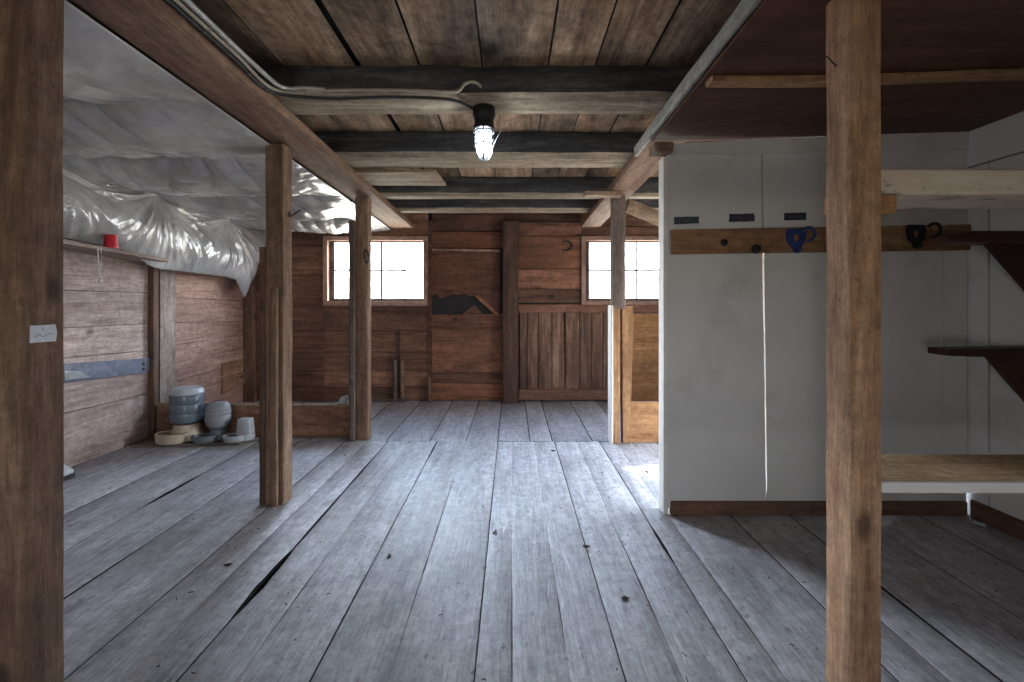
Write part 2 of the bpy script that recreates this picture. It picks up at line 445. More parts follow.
class MB:
    """collects shapes and links them as one mesh object"""

    def __init__(self):
        self.v, self.f, self.r, self.t, self.mi = [], [], [], [], []

    def add(self, verts, faces, rnd=None, tone=(1, 1, 1), mi=0):
        n = len(self.v)
        if rnd is None:
            rnd = rng.random()
        self.v += [tuple(p) for p in verts]
        for k, f in enumerate(faces):
            self.f.append([n + i for i in f])
            self.r.append(rnd)
            self.t.append(tone)
            self.mi.append(mi[k] if isinstance(mi, (list, tuple)) else mi)
        return self

    def box(self, x0, x1, y0, y1, z0, z1, **k):
        x0, x1 = min(x0, x1), max(x0, x1)
        y0, y1 = min(y0, y1), max(y0, y1)
        z0, z1 = min(z0, z1), max(z0, z1)
        v = [(x, y, z) for z in (z0, z1) for y in (y0, y1) for x in (x0, x1)]
        f = [(0, 2, 3, 1), (4, 5, 7, 6), (0, 1, 5, 4), (2, 6, 7, 3), (0, 4, 6, 2), (1, 3, 7, 5)]
        return self.add(v, f, **k)

    def hexa(self, p, **k):
        """eight corners: bottom ring of four, then top ring of four"""
        f = [(3, 2, 1, 0), (4, 5, 6, 7), (0, 1, 5, 4), (1, 2, 6, 5), (2, 3, 7, 6), (3, 0, 4, 7)]
        return self.add(p, f, **k)

    def prism(self, poly, axis, a, b, **k):
        """polygon of 2-D points extruded along an axis; poly is (y,z) for X, (x,z) for Y, (x,y) for Z"""
        n = len(poly)

        def put(p, h):
            return {'X': (h, p[0], p[1]), 'Y': (p[0], h, p[1]), 'Z': (p[0], p[1], h)}[axis]
        v = [put(p, a) for p in poly] + [put(p, b) for p in poly]
        f = [tuple(range(n - 1, -1, -1)), tuple(range(n, 2 * n))] + [(i, (i + 1) % n, n + (i + 1) % n, n + i) for i in range(n)]
        return self.add(v, f, **k)

    def sweep(self, pts, sec, up=Vector((0, 0, 1)), scale=None, jit=0.0, seed=0.0, cap=True, closed=False, freq=3.0, mi_of=None, **k):
        """sweep a closed section (list of (side, up)) along points"""
        pts = [Vector(p) for p in pts]
        n, m = len(pts), len(sec)
        v = []
        for i, p in enumerate(pts):
            if closed:
                d = pts[(i + 1) % n] - pts[i - 1]
            else:
                d = pts[min(i + 1, n - 1)] - pts[max(i - 1, 0)]
            d.normalize()
            s = d.cross(up)
            if s.length < 1e-4:
                s = d.cross(Vector((1, 0, 0)))
            s.normalize()
            u = s.cross(d).normalized()
            sc = scale[i] if scale else 1.0
            for j, (a, b) in enumerate(sec):
                q = p + s * a * sc + u * b * sc
                if jit:
                    r = Vector((a, b, 0))
                    if r.length > 1e-9:
                        r.normalize()
                    w = nz(q.x * freq + seed, q.y * freq + seed * 2, q.z * freq) + 0.5 * nz(q.x * freq * 3.1 + seed, q.y * freq * 3.1, q.z * freq * 3.1 + seed)
                    q = q + (s * r.x + u * r.y) * (w * jit)
                v.append(q)
        f = []
        mi = []
        rings = n if closed else n - 1
        for i in range(rings):
            a, b = i * m, ((i + 1) % n) * m
            for j in range(m):
                j2 = (j + 1) % m
                f.append((a + j, a + j2, b + j2, b + j))
                mi.append(mi_of(j) if mi_of else 0)
        if cap and not closed:
            f.append(tuple(range(m - 1, -1, -1)))
            f.append(tuple((n - 1) * m + j for j in range(m)))
            mi += [0, 0]
        if mi_of:
            k['mi'] = mi
        return self.add(v, f, **k)

    def tube(self, pts, r, seg=8, closed=False, scale=None, **k):
        sec = [(r * math.cos(2 * math.pi * j / seg), r * math.sin(2 * math.pi * j / seg)) for j in range(seg)]
        return self.sweep(pts, sec, closed=closed, scale=scale, **k)

    def lathe(self, prof, c, seg=24, sx=1.0, sy=1.0, wob=None, **k):
        """profile of (radius, height) round a vertical axis at c; a profile that ends at radius 0 closes itself"""
        v, f = [], []
        n = len(prof)
        for (r, h) in prof:
            for j in range(seg):
                a = 2 * math.pi * j / seg
                rr = r * (wob(a, h) if wob else 1.0)
                v.append((c[0] + rr * sx * math.cos(a), c[1] + rr * sy * math.sin(a), c[2] + h))
        for i in range(n - 1):
            for j in range(seg):
                j2 = (j + 1) % seg
                f.append((i * seg + j, i * seg + j2, (i + 1) * seg + j2, (i + 1) * seg + j))
        if prof[0][0] > 1e-6:
            f.append(tuple(range(seg - 1, -1, -1)))
        if prof[-1][0] > 1e-6:
            f.append(tuple((n - 1) * seg + j for j in range(seg)))
        return self.add(v, f, **k)

    def bounds(self):
        xs, ys, zs = zip(*self.v)
        return min(xs), max(xs), min(ys), max(ys), min(zs), max(zs)

    def build(self, name, mat, parent=None, origin=None, bevel=0.0, smooth=None, weld=True):
        if parent is not None:
            o3, q = Vector((0, 0, 0)), parent
            while q is not None:
                o3 += q.location
                q = q.parent
        elif origin is not None:
            o3 = Vector(origin)
        else:
            b = self.bounds()
            o3 = Vector(((b[0] + b[1]) / 2, (b[2] + b[3]) / 2, b[4]))
        me = bpy.data.meshes.new(name)
        me.from_pydata([Vector(p) - o3 for p in self.v], [], self.f)
        mats = mat if isinstance(mat, (list, tuple)) else [mat]
        for x in mats:
            me.materials.append(x)
        at = me.attributes.new('rnd', 'FLOAT', 'FACE')
        at.data.foreach_set('value', self.r)
        tn = me.attributes.new('tone', 'FLOAT_COLOR', 'FACE')
        tn.data.foreach_set('color', [c for t in self.t for c in (t[0], t[1], t[2], 1.0)])
        me.polygons.foreach_set('material_index', self.mi)
        bm = bmesh.new()
        bm.from_mesh(me)
        if weld:
            bmesh.ops.remove_doubles(bm, verts=bm.verts, dist=1e-6)
        bmesh.ops.recalc_face_normals(bm, faces=bm.faces)
        if bevel:
            es = [e for e in bm.edges if len(e.link_faces) == 2 and e.calc_face_angle(0) > 0.7]
            bmesh.ops.bevel(bm, geom=es, offset=bevel, segments=2, affect='EDGES', profile=0.6, clamp_overlap=True)
        bm.to_mesh(me)
        bm.free()
        if smooth is not None:
            me.polygons.foreach_set('use_smooth', [True] * len(me.polygons))
            me.set_sharp_from_angle(angle=R(smooth))
        o = bpy.data.objects.new(name, me)
        C.objects.link(o)
        if parent is not None:
            o.parent = parent
        else:
            o.location = o3
        return o


def tag(o, label, cat, group=None):
    o['label'] = label
    o['category'] = cat
    if group:
        o['group'] = group
    return o


def thing(name, label, cat, loc, group=None):
    o = bpy.data.objects.new(name, None)
    o.empty_display_size = 0.1
    C.objects.link(o)
    o.location = loc
    return tag(o, label, cat, group)


def struct(o):
    o['kind'] = 'structure'
    return o


def part_label(o, label):
    o['label'] = label
    return o


def at(px, py, Y):
    """point of the place that lies at depth Y behind a pixel of the 1024 x 682 frame"""
    return Vector(((px - 512) / F * Y, Y, EYE + (HOR - py) / F * Y))


def rect(w, h, n=3, rad=0.006):
    """rounded rectangle section"""
    out = []
    for (cx, cy, a0) in ((w / 2 - rad, h / 2 - rad, 0), (-w / 2 + rad, h / 2 - rad, 90), (-w / 2 + rad, -h / 2 + rad, 180), (w / 2 - rad, -h / 2 + rad, 270)):
        for k in range(n):
            a = R(a0 + 90 * k / (n - 1))
            out.append((cx + rad * math.cos(a), cy + rad * math.sin(a)))
    # add mid points on the long sides so noise can work on them
    res = []
    for i, p in enumerate(out):
        q = out[(i + 1) % len(out)]
        res.append(p)
        if math.dist(p, q) > 0.04:
            for t in (0.33, 0.66):
                res.append((p[0] + (q[0] - p[0]) * t, p[1] + (q[1] - p[1]) * t))
    return res


def timber(mb, a, b, w, h, jit=0.003, seed=0.0, up=Vector((0, 1, 0)), step=0.06, rad=0.006, freq=4.0, **k):
    a, b = Vector(a), Vector(b)
    n = max(2, int((b - a).length / step))
    pts = [a.lerp(b, i / n) for i in range(n + 1)]
    return mb.sweep(pts, rect(w, h, 3, rad), up=up, jit=jit, seed=seed, freq=freq, **k)


# ------------------------------------------------------------------ heights of the place
XL, XR = -2.90, 2.35
YB, YF = 4.68, -2.60


def z_beam(y):      # underside of the two long beams
    return EYE + 0.89 - 0.0333 * (y - 1.0)


def z_joist(y):     # underside of the joists
    return z_beam(y) + 0.045


def z_ceil(y):
    return EYE + 1.05 - 0.029 * (y - 1.9)


# ------------------------------------------------------------------ floor
mb = MB()
seams = [-2.95, -2.62, -2.30, -1.97, -1.655, -1.30, -0.97, -0.585, -0.11, 0.33, 0.68, 1.12, 1.42, 1.76, 2.08, 2.42]
# wide places in a seam: seam -> [(y, half length, width)]
wide = {-0.97: [(1.70, 0.21, 0.034), (2.2, 0.3, 0.012), (2.75, .25, .010)], -1.97: [(2.50, 0.22, 0.026)], -0.585: [(3.2, 0.2, 0.008)], 0.68: [(1.95, 0.15, 0.012)],
        1.42: [(1.5, 0.5, 0.006)], -1.655: [(1.7, 0.25, 0.008)]}


def half_gap(s, y, far=False):
    g = 0.0022 + 0.0016 * abs(nz(s * 9.1, y * 2.2, 3.0)) + 0.0007 * nz(s * 5, y * 17)
    if not far:
        for (yc, hl, w) in wide.get(s, []):
            t = abs(y - yc) / hl
            if t < 1:
                g += 0.5 * w * (1 - t * t) * (0.75 + 0.5 * abs(nz(y * 22, s)))
    return g


def floor_board(x0, x1, y0, y1, gl, gr, rnd, zo, th=0.03):
    n = max(2, int((y1 - y0) / 0.035))
    ws = [0, 0.07, 0.5, 0.93, 1]
    v = []
    for i in range(n + 1):
        y = y0 + (y1 - y0) * i / n
        a, b = x0 + gl(y), x1 - gr(y)
        for w in ws:
            x = a + (b - a) * w
            edge = -0.0035 if w in (0, 1) else 0.0
            z = zo + edge + 0.002 * nz(x * 2.2, y * 1.1, rnd * 30) - 0.0025 * (1 - abs(2 * w - 1)) * 0.6
            v.append((x, y, z))
    m = len(ws)
    for i in range(n + 1):
        y = y0 + (y1 - y0) * i / n
        v.append((x0 + gl(y), y, -th))
        v.append((x1 - gr(y), y, -th))
    f = []
    base = (n + 1) * m
    for i in range(n):
        for j in range(m - 1):
            f.append((i * m + j, i * m + j + 1, (i + 1) * m + j + 1, (i + 1) * m + j))
        f.append((i * m, (i + 1) * m, base + 2 * (i + 1), base + 2 * i))
        f.append((i * m + m - 1, base + 2 * i + 1, base + 2 * (i + 1) + 1, (i + 1) * m + m - 1))
    f.append(tuple(range(m)) + (base + 1, base))
    f.append(tuple(n * m + j for j in range(m - 1, -1, -1)) + (base + 2 * n, base + 2 * n + 1))
    mb.add(v, f, rnd=rnd, mi=([0] * (m - 1) + [1, 1]) * n + [1, 1])


cracks = {(-0.11, 0.33): [(0.00, 1.45, 0.35, 0.007), (0.17, 1.55, 0.35, 0.005)], (0.33, 0.68): [(0.50, 1.75, 0.5, 0.006)], (-0.585, -0.11): [(-0.36, 2.0, 0.9, 0.005)],
          (0.68, 1.12): [(0.80, 1.6, 0.42, 0.006)], (-0.97, -0.585): [(-0.80, 1.6, 0.4, 0.005)], (-1.30, -0.97): [(-1.13, 2.0, 0.5, 0.004)],
          (1.12, 1.42): [(1.27, 1.5, 0.3, 0.007)]}
YJ = 3.35
for a, b in zip(seams[:-1], seams[1:]):
    z = -0.002 * rng.random()
    rnd = rng.random()
    cuts = cracks.get((a, b), [])
    xs = [a] + [c[0] for c in cuts] + [b]

    def gap_of(x):
        for c in cuts:
            if c[0] == x:
                def g(y, c=c):
                    t = abs(y - c[1]) / c[2]
                    return 0.0 if t >= 1 else 0.5 * c[3] * (1 - t) * (0.6 + abs(nz(y * 9, x * 7))) + 0.004 * 0
                return g
        return lambda y: half_gap(x, y)
    for p, q in zip(xs[:-1], xs[1:]):
        floor_board(p, q, YF, YJ - 0.001, gap_of(p), gap_of(q), rnd, z)
far_seams = [-2.95, -2.6, -2.25, -1.9, -1.6, -1.3, -0.99, -0.645, -0.36, -0.112, 0.14, 0.317, 0.63, 0.92, 1.25, 1.6, 1.95, 2.42]
for a, b in zip(far_seams[:-1], far_seams[1:]):
    floor_board(a, b, YJ + 0.002 + 0.006 * rng.random(), YB + 0.02, lambda y: half_gap(a, y, True) * 1.3, lambda y: half_gap(b, y, True) * 1.3, rng.random(), -0.003 * rng.random())
fl = mb.build('floor', [M['floor'], M['subfloor']], origin=(0, 0, 0), smooth=50, weld=False)
struct(fl)
mb = MB()
mb.box(-3.1, 2.6, YF - 0.2, YB + 0.15, -0.12, -0.04)
struct(mb.build('floor_base', M['subfloor'], origin=(0, 0, -0.12)))

# ------------------------------------------------------------------ ceiling
mb = MB()
cs = [-3.05, -2.7, -2.35, -2.0, -1.65, -1.36, -1.03, -0.70, -0.417, -0.133, 0.163, 0.374, 0.60, 0.92, 1.25, 1.6, 1.95, 2.5]
for a, b in zip(cs[:-1], cs[1:]):
    n = 60
    v = []
    g = 0.004
    dz = 0.006 * rng.random()
    w0 = 0.022 if abs(a + 0.70) < 0.01 else g
    for i in range(n + 1):
        y = YF - 0.1 + (YB + 0.15 - YF) * i / n
        for (x, s) in ((a + w0 + 0.004 * nz(a * 7, y * 1.5), 0), ((a + b) / 2, 1), (b - g + 0.004 * nz(b * 7, y * 1.5), 0)):
            v.append((x, y, z_ceil(y) + dz + 0.003 * nz(x * 3, y * 2) + (0.004 if s == 0 else 0)))
    f = []
    for i in range(n):
        for j in range(2):
            f.append((i * 3 + j, (i + 1) * 3 + j, (i + 1) * 3 + j + 1, i * 3 + j + 1))
    mb.add(v, f)
# roof boarding above, so the seams are dark
mb.hexa([(-3.1, YF - 0.2, z_ceil(YF) + 0.03), (2.6, YF - 0.2, z_ceil(YF) + 0.03), (2.6, YB + 0.2, z_ceil(YB) + 0.03), (-3.1, YB + 0.2, z_ceil(YB) + 0.03),
         (-3.1, YF - 0.2, z_ceil(YF) + 0.12), (2.6, YF - 0.2, z_ceil(YF) + 0.12), (2.6, YB + 0.2, z_ceil(YB) + 0.12), (-3.1, YB + 0.2, z_ceil(YB) + 0.12)], mi=1)
struct(mb.build('ceiling', [M['ceil'], M['black_paper']], origin=(0, 0, 2.1), smooth=50, weld=False))


# ------------------------------------------------------------------ wall with the windows
def board_x(mb, x0, x1, z0, z1, y, th=0.024, tone=(1, 1, 1), dz=0.0, mi=0, rnd=None):
    """a horizontal board on the back wall with slightly uneven edges, its face at depth y"""
    g = 0.0042
    n = max(1, int((x1 - x0) / 0.12))
    v = []
    s = rng.random() * 50
    for i in range(n + 1):
        x = x0 + (x1 - x0) * i / n
        lo = z0 + g + 0.003 * nz(x * 3, s)
        hi = z1 - g + 0.003 * nz(x * 3, s + 9) + dz * i / n
        v += [(x, y, lo), (x, y, hi), (x, y + th, hi), (x, y + th, lo)]
    f = [(0, 1, 2, 3), (4 * n + 3, 4 * n + 2, 4 * n + 1, 4 * n)]
    for i in range(n):
        for j in range(4):
            j2 = (j + 1) % 4
            f.append((4 * i + j, 4 * (i + 1) + j, 4 * (i + 1) + j2, 4 * i + j2))
    mb.add(v, f, tone=tone, mi=mi, rnd=rnd)


def zb(py):         # height on the back wall of a pixel row
    return EYE + (HOR - py) * YB / F


def xb(px):
    return (px - 512) * YB / F


W1 = (-2.045, -0.915, 1.035, 1.79)     # outer frame of the window openings: x0, x1, z0, z1
W2 = (0.752, 1.882, 1.035, 1.79)
mb = MB()
# dark backing with the two openings
for (x0, x1, z0, z1) in ((-3.1, W1[0], -0.1, 2.3), (W1[1], W2[0], -0.1, 2.3), (W2[1], 2.6, -0.1, 2.3), (W1[0], W1[1], -0.1, W1[2]), (W1[0], W1[1], W1[3], 2.3),
                         (W2[0], W2[1], -0.1, W2[2]), (W2[0], W2[1], W2[3], 2.3)):
    mb.box(x0, x1, YB + 0.026, YB + 0.075, z0, z1, mi=1)


def rows(x0, x1, lines, tones=None, mi=0):
    for k, (a, b) in enumerate(zip(lines[:-1], lines[1:])):
        board_x(mb, x0, x1, a, b, YB + 0.004 * rng.random(), tone=tones[k] if tones else (1, 1, 1), mi=mi)


n1 = (1.15, 1.0, 0.9)
rows(-2.9, W1[0], [0, zb(387), zb(371), zb(352), zb(331), zb(307), zb(275), zb(245), zb(231), 2.08])
rows(W1[0], W1[1], [0, zb(387), zb(371), zb(352), zb(331), 1.035])
rows(W1[0], W1[1], [1.79, 2.08])
# boarded bay between window and stud
for (a, b, tn, zz) in ((401, 383, (1.15, .95, .85), 0), (383, 373, (1.1, 1, .95), 0), (373, 341, (1.2, 1.05, .95), 0.01), (341, 314, (1, .9, .85), 0), (248, 231, (1.25, 1, .9), -0.01), (231, 212, (.6, .55, .6), 0)):
    board_x(mb, xb(432), -0.09, zb(a), zb(b), YB - 0.004, tone=tn, dz=zz)
# the wide board with its torn lower edge and the flap
poly = [(432, 251), (500, 253), (500, 314.5), (496, 314.5), (491, 309), (484, 302), (477, 295), (470, 296.5), (464, 293.5), (458, 295), (452, 294), (447, 296), (441, 299), (436, 294), (432, 296)]
mb.prism([(xb(x), zb(y)) for x, y in poly][::-1], 'Y', YB - 0.006, YB + 0.018, tone=(1.0, 0.85, 0.82))
mb.prism([(xb(x), zb(y)) for x, y in ((478, 295), (500, 314.6), (495, 314.6), (475, 296.5))], 'Y', YB - 0.014, YB - 0.006, tone=(1.7, 1.5, 1.4))
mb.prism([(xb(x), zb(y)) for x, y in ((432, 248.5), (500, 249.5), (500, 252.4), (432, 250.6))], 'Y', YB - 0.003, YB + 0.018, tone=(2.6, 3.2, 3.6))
mb.prism([(xb(x), zb(y)) for x, y in ((474, 305), (482, 314), (462, 314))], 'Y', YB + 0.008, YB + 0.018, tone=(0.8, 0.7, 0.7))
mb.box(W1[1] + 0.002, xb(431.7), YB - 0.008, YB + 0.02, 0.0, zb(221), tone=(.8, .75, .75))
# right of the stud
rows(0.055, W2[0], [zb(303), zb(289), zb(269), zb(236)], [(.95, .95, .95), (1.1, 1.0, .95), (1.15, 1, .9)])
rows(xb(432), 2.35, [zb(221), zb(213) + 0.02], [(.6, .55, .6)])
rows(xb(502), W2[0], [zb(236), zb(222)], [(.75, .7, .75)])
rows(xb(502), 2.35, [0, zb(388), zb(360), zb(336), zb(313)])
mb.box(xb(503), W2[1], YB - 0.035, YB, zb(312.5), zb(304.5), tone=(.95, .9, .9))
rows(W2[0], W2[1], [1.79, 1.9, 2.08])
rows(W2[1], 2.35, [0.98, 1.3, 1.6, 2.08])
# orange boards behind the right curb
for (a, b) in ((401, 372), (372, 342), (342, 313)):
    board_x(mb, xb(622), 2.35, zb(a), zb(b), YB - 0.012, th=0.016, mi=2)
wb = struct(mb.build('wall_back', [M['wall_h'], M['black_paper'], M['orange_h']], origin=(0, YB, 0), weld=False))


def window(idx, W):
    x0, x1, z0, z1 = W
    root = bpy.data.objects.new('window_%d' % idx, None)
    C.objects.link(root)
    root.location = ((x0 + x1) / 2, YB, z0)
    root['kind'] = 'structure'
    fr = MB()
    t = 0.045
    for (a, b, c, d) in ((x0, x1, z1 - t, z1), (x0, x1, z0, z0 + 0.055)):
        fr.box(a, b, YB - 0.03, YB + 0.075, c, d)
    frv = MB()
    for a in (x0, x1 - t):
        frv.box(a, a + t, YB - 0.03, YB + 0.075, z0 + 0.055, z1 - t)
    fr.build('frame', M['window_wood'], root, bevel=0.003)
    frv.build('jamb', M['window_wood_v'], root, bevel=0.003)
    gx0, gx1, gz0, gz1 = xb(333) + (x0 - W1[0]), xb(427.5) + (x0 - W1[0]), zb(298.5), zb(242)
    sa = MB()
    sa.box(x0 + t, x1 - t, YB + 0.03, YB + 0.055, gz1, z1 - t)
    sa.box(x0 + t, x1 - t, YB + 0.03, YB + 0.055, z0 + 0.055, gz0)
    sa.box(x0 + t, gx0, YB + 0.03, YB + 0.055, gz0, gz1)
    if x1 - t > gx1:
        sa.box(gx1, x1 - t, YB + 0.03, YB + 0.055, gz0, gz1)
    sa.build('sash', M['sash'], root, bevel=0.002)
    zm = zb(270)
    g = 0.0105
    for k in (1, 2, 3):
        x = gx0 + (gx1 - gx0) * k / 4
        b = MB()
        if k == 3:
            b.box(x - g * 0.8, x + g * 0.8, YB + 0.036, YB + 0.05, gz0, zm)
        else:
            b.box(x - g, x + g, YB + 0.036, YB + 0.05, gz0, gz1)
        b.build('glazing_bar', M['sash'], root)
    b = MB()
    b.box(gx0, gx0 + (gx1 - gx0) * (0.77 if idx == 1 else 1.0), YB + 0.034, YB + 0.052, zm - g, zm + g)
    b.build('glazing_bar', M['sash'], root)
    p = MB()
    p.box(gx0 - 0.004, gx1 + 0.004, YB + 0.0415, YB + 0.0445, gz0 - 0.004, gz1 + 0.004)
    p.build('glass_pane', M['glass'], root)


window(1, W1)
window(2, W2)


# ------------------------------------------------------------------ left wall
def board_y(mb, y0, y1, za, zb_, X, th=0.024, tone=(1, 1, 1), mi=0, sgn=1):
    """a horizontal board on a side wall; za, zb_ are (z at y0, z at y1) of the lower and upper edge"""
    g = 0.0025
    n = max(1, int((y1 - y0) / 0.12))
    v = []
    s = rng.random() * 50
    for i in range(n + 1):
        t = i / n
        y = y0 + (y1 - y0) * t
        lo = za[0] + (za[1] - za[0]) * t + g + 0.003 * nz(y * 3, s)
        hi = zb_[0] + (zb_[1] - zb_[0]) * t - g + 0.003 * nz(y * 3, s + 9)
        v += [(X, y, lo), (X, y, hi), (X - sgn * th, y, hi), (X - sgn * th, y, lo)]
    f = [(0, 1, 2, 3), (4 * n + 3, 4 * n + 2, 4 * n + 1, 4 * n)]
    for i in range(n):
        for j in range(4):
            j2 = (j + 1) % 4
            f.append((4 * i + j, 4 * (i + 1) + j, 4 * (i + 1) + j2, 4 * i + j2))
    mb.add(v, f, tone=tone, mi=mi)


mb = MB()
mb.box(XL - 0.08, XL - 0.027, YF - 0.1, YB + 0.08, -0.1, 2.35, mi=1)
L1 = [(0.0, 0.0), (0.40, 0.355), (0.60, 0.55), (0.80, 0.70), (0.955, 0.91), (1.18, 1.158), (1.45, 1.42), (1.7, 1.7), (2.25, 2.1)]
for a, b in zip(L1[:-1], L1[1:]):
    board_y(mb, 0.6, 3.43, a, b, XL + 0.004 * rng.random())
    board_y(mb, YF, 0.595, (a[0], a[0]), (b[0], b[0]), XL + 0.004 * rng.random())
L2 = [(0.0, 0.0), (0.28, 0.30), (0.40, 0.43), (0.56, 0.58), (0.71, 0.73), (0.905, 0.87), (1.12, 1.09), (1.36, 1.36), (1.7, 1.7), (2.1, 2.1)]
for a, b in zip(L2[:-1], L2[1:]):
    board_y(mb, 3.69, YB + 0.02, a, b, XL + 0.004 * rng.random(), tone=(1.0, .82, .72))
mb.box(XL - 0.02, XL + 0.012, 3.53, 3.69, 0.0, 1.95, mi=2)
# offcuts nailed low in the far corner
board_y(mb, 4.28, 4.60, (0.34, 0.34), (0.47, 0.47), XL + 0.026, tone=(1.0, .72, .5))
board_y(mb, 4.28, 4.62, (0.16, 0.20), (0.32, 0.33), XL + 0.026, tone=(0.95, .68, .5))
struct(mb.build('wall_left', [M['wall_l'], M['black_paper'], M['wall_lv']], origin=(XL, 0, 0), weld=False))

mb = MB()
timber(mb, (XL + 0.025, 3.445, 0), (XL + 0.025, 3.445, 1.95), 0.05, 0.05, jit=0.002, up=Vector((0, 1, 0)))
tag(mb.build('door_jamb', M['wall_v'], smooth=40), 'narrow brown upright strip on the grey board wall where the blue-grey strap ends', 'upright')
mb = MB()
timber(mb, (xb(252) - 0.01, YB - 0.025, 0.0), (xb(252) - 0.01, YB - 0.025, 1.85), 0.13, 0.045, jit=0.003)
tag(mb.build('corner_post', M['wall_v'], smooth=40), 'brown upright board in the far corner behind the feeders and plastic', 'upright')

# ------------------------------------------------------------------ wall behind the camera, with an unseen low opening shaped for fill light
mb = MB()
for (x0, x1, z0, z1) in ((-3.05, -2.2, -0.1, 2.4), (-1.44, 2.6, -0.1, 2.4), (-2.2, -1.44, 1.06, 2.4), (-2.2, -1.44, -0.1, 0.1)):
    n = max(1, int((x1 - x0) / 0.3))
    for k in range(n):
        mb.box(x0 + (x1 - x0) * k / n, x0 + (x1 - x0) * (k + 1) / n - 0.003, YF - 0.05, YF, z0, z1)
    mb.box(x0, x1, YF - 0.1, YF - 0.055, z0, z1, mi=1)
struct(mb.build('wall_front', [M['wall_v'], M['black_paper']], origin=(0, YF, 0), weld=False))

mb = MB()
mb.box(-4.2, 1.2, -7.0, YF - 0.11, 1.42, 1.50)  # unseen slabs added to block sky light outside both low openings
mb.box(XR + 0.11, 6.5, -4.5, 1.8, 1.38, 1.46)
struct(mb.build('sky_blocker', M['black_paper'], origin=(-1.5, -4.8, 1.42)))

# ------------------------------------------------------------------ right wall: painted in the tack bay, bare beyond, with a slanting opening to the yard
YP = 2.21           # front face of the painted partition
mb = MB()
for (ya, yb_, za, zb2) in ((YF - 0.1, -1.9, -0.1, 2.35), (-0.8, 2.40, -0.1, 2.35), (-1.9, -0.8, -0.1, 0.2), (-1.9, -0.8, 1.0, 2.35)):  # low opening behind the camera is added for fill light
    mb.box(XR + 0.03, XR + 0.10, ya, yb_, za, zb2, mi=1)
ok = [(2.40, 0.0), (3.22, 0.0), (3.22, 1.60), (2.40, 0.92)]
mb.prism([(2.40, 0.92), (3.22, 1.60), (3.22, 2.35), (2.40, 2.35)], 'X', XR + 0.0, XR + 0.10, mi=2)
mb.box(XR, XR + 0.10, 3.22, YB + 0.08, -0.1, 2.35, mi=2)
mb.box(XR, XR + 0.10, 2.40, 3.22, -0.1, 0.0, mi=2)
for (ya, yb_, za, zb2) in ((YF, -1.9, 0, 2.2), (-0.8, 1.5, 0, 2.2), (-1.9, -0.8, 0, 0.2), (-1.9, -0.8, 1.0, 2.2)):
    mb.box(XR, XR + 0.028, ya, yb_, za, zb2)
mb.box(XR, XR + 0.028, 1.503, 2.115, 0.0, EYE + 0.676)
mb.box(XR - 0.012, XR + 0.028, 1.503, 2.40, EYE + 0.682, 2.2)
mb.box(XR - 0.004, XR + 0.028, 2.12, 2.40, 0.0, EYE + 0.676)
struct(mb.build('wall_right', [M['paint'], M['black_paper'], M['wall_v']], origin=(XR, 0, 0), weld=False))

# painted partition
mb = MB()
ZP0, ZP1 = 0.035, 1.86
XE = 0.795


def zp_top(x):
    return EYE + 0.79 + (x - 0.8) / 1.55 * 0.07


def panel(xa0, xa1, xb0, xb1, **k):
    """vertical painted board whose edges may lean: bottom x, top x of each edge"""
    za, zt = ZP0, EYE + 0.775
    mb.hexa([(xa0, YP, za), (xb0, YP, za), (xb0, YP + 0.010, za), (xa0, YP + 0.010, za), (xa1, YP, zt), (xb1, YP, zt), (xb1, YP + 0.010, zt), (xa1, YP + 0.010, zt)], **k)


panel(XE + 0.008, XE + 0.008, 1.3075, 1.2760)
panel(1.3130, 1.2885, 1.782, 1.782)
panel(1.783, 1.783, 2.214, 2.214)
panel(2.2165, 2.2165, 2.335, 2.343)
mb.box(1.20, 1.38, YP + 0.0105, YP + 0.030, EYE + 0.27, EYE + 0.77)  # unseen backing strips added to stop light leaking through the seams
mb.box(1.20, 1.40, YP + 0.0105, YP + 0.030, 0.0, 0.11)
mb.box(2.29, 2.3495, YP + 0.0105, YP + 0.030, 0.15, EYE + 0.77)
mb.box(1.70, 1.86, YP + 0.0105, YP + 0.030, 0.0, EYE + 0.77)
mb.box(2.16, 2.28, YP + 0.0105, YP + 0.030, 0.0, EYE + 0.77)
mb.prism([(XE, EYE + 0.738), (2.348, EYE + 0.772), (2.348, zp_top(2.348) + 0.01), (XE, zp_top(XE) + 0.01)], 'Y', YP - 0.010, YP - 0.0005)
struct(mb.build('wall_partition', M['paint'], origin=(1.5, YP, 0), weld=False))
mb = MB()
timber(mb, (XE, YP + 0.045, 0.0), (XE, YP + 0.045, EYE + 0.735), 0.034, 0.062, jit=0.001)
mb.box(XE - 0.017, XE + 0.006, YP - 0.002, YP + 0.014, 0.0, EYE + 0.735)
tag(mb.build('partition_stud', M['paint_edge'], smooth=40), 'white-painted stud at the free end of the grey-white partition', 'stud')
mb = MB()
mb.box(XE + 0.02, 2.325, YP - 0.016, YP + 0.02, 0.0, 0.068)
struct(mb.build('baseboard_partition', M['trim_brown'], bevel=0.003))
mb = MB()
mb.box(XR - 0.018, XR, 1.45, 2.19, 0.0, 0.085)
struct(mb.build('baseboard_right', M['trim_brown_y'], bevel=0.003))

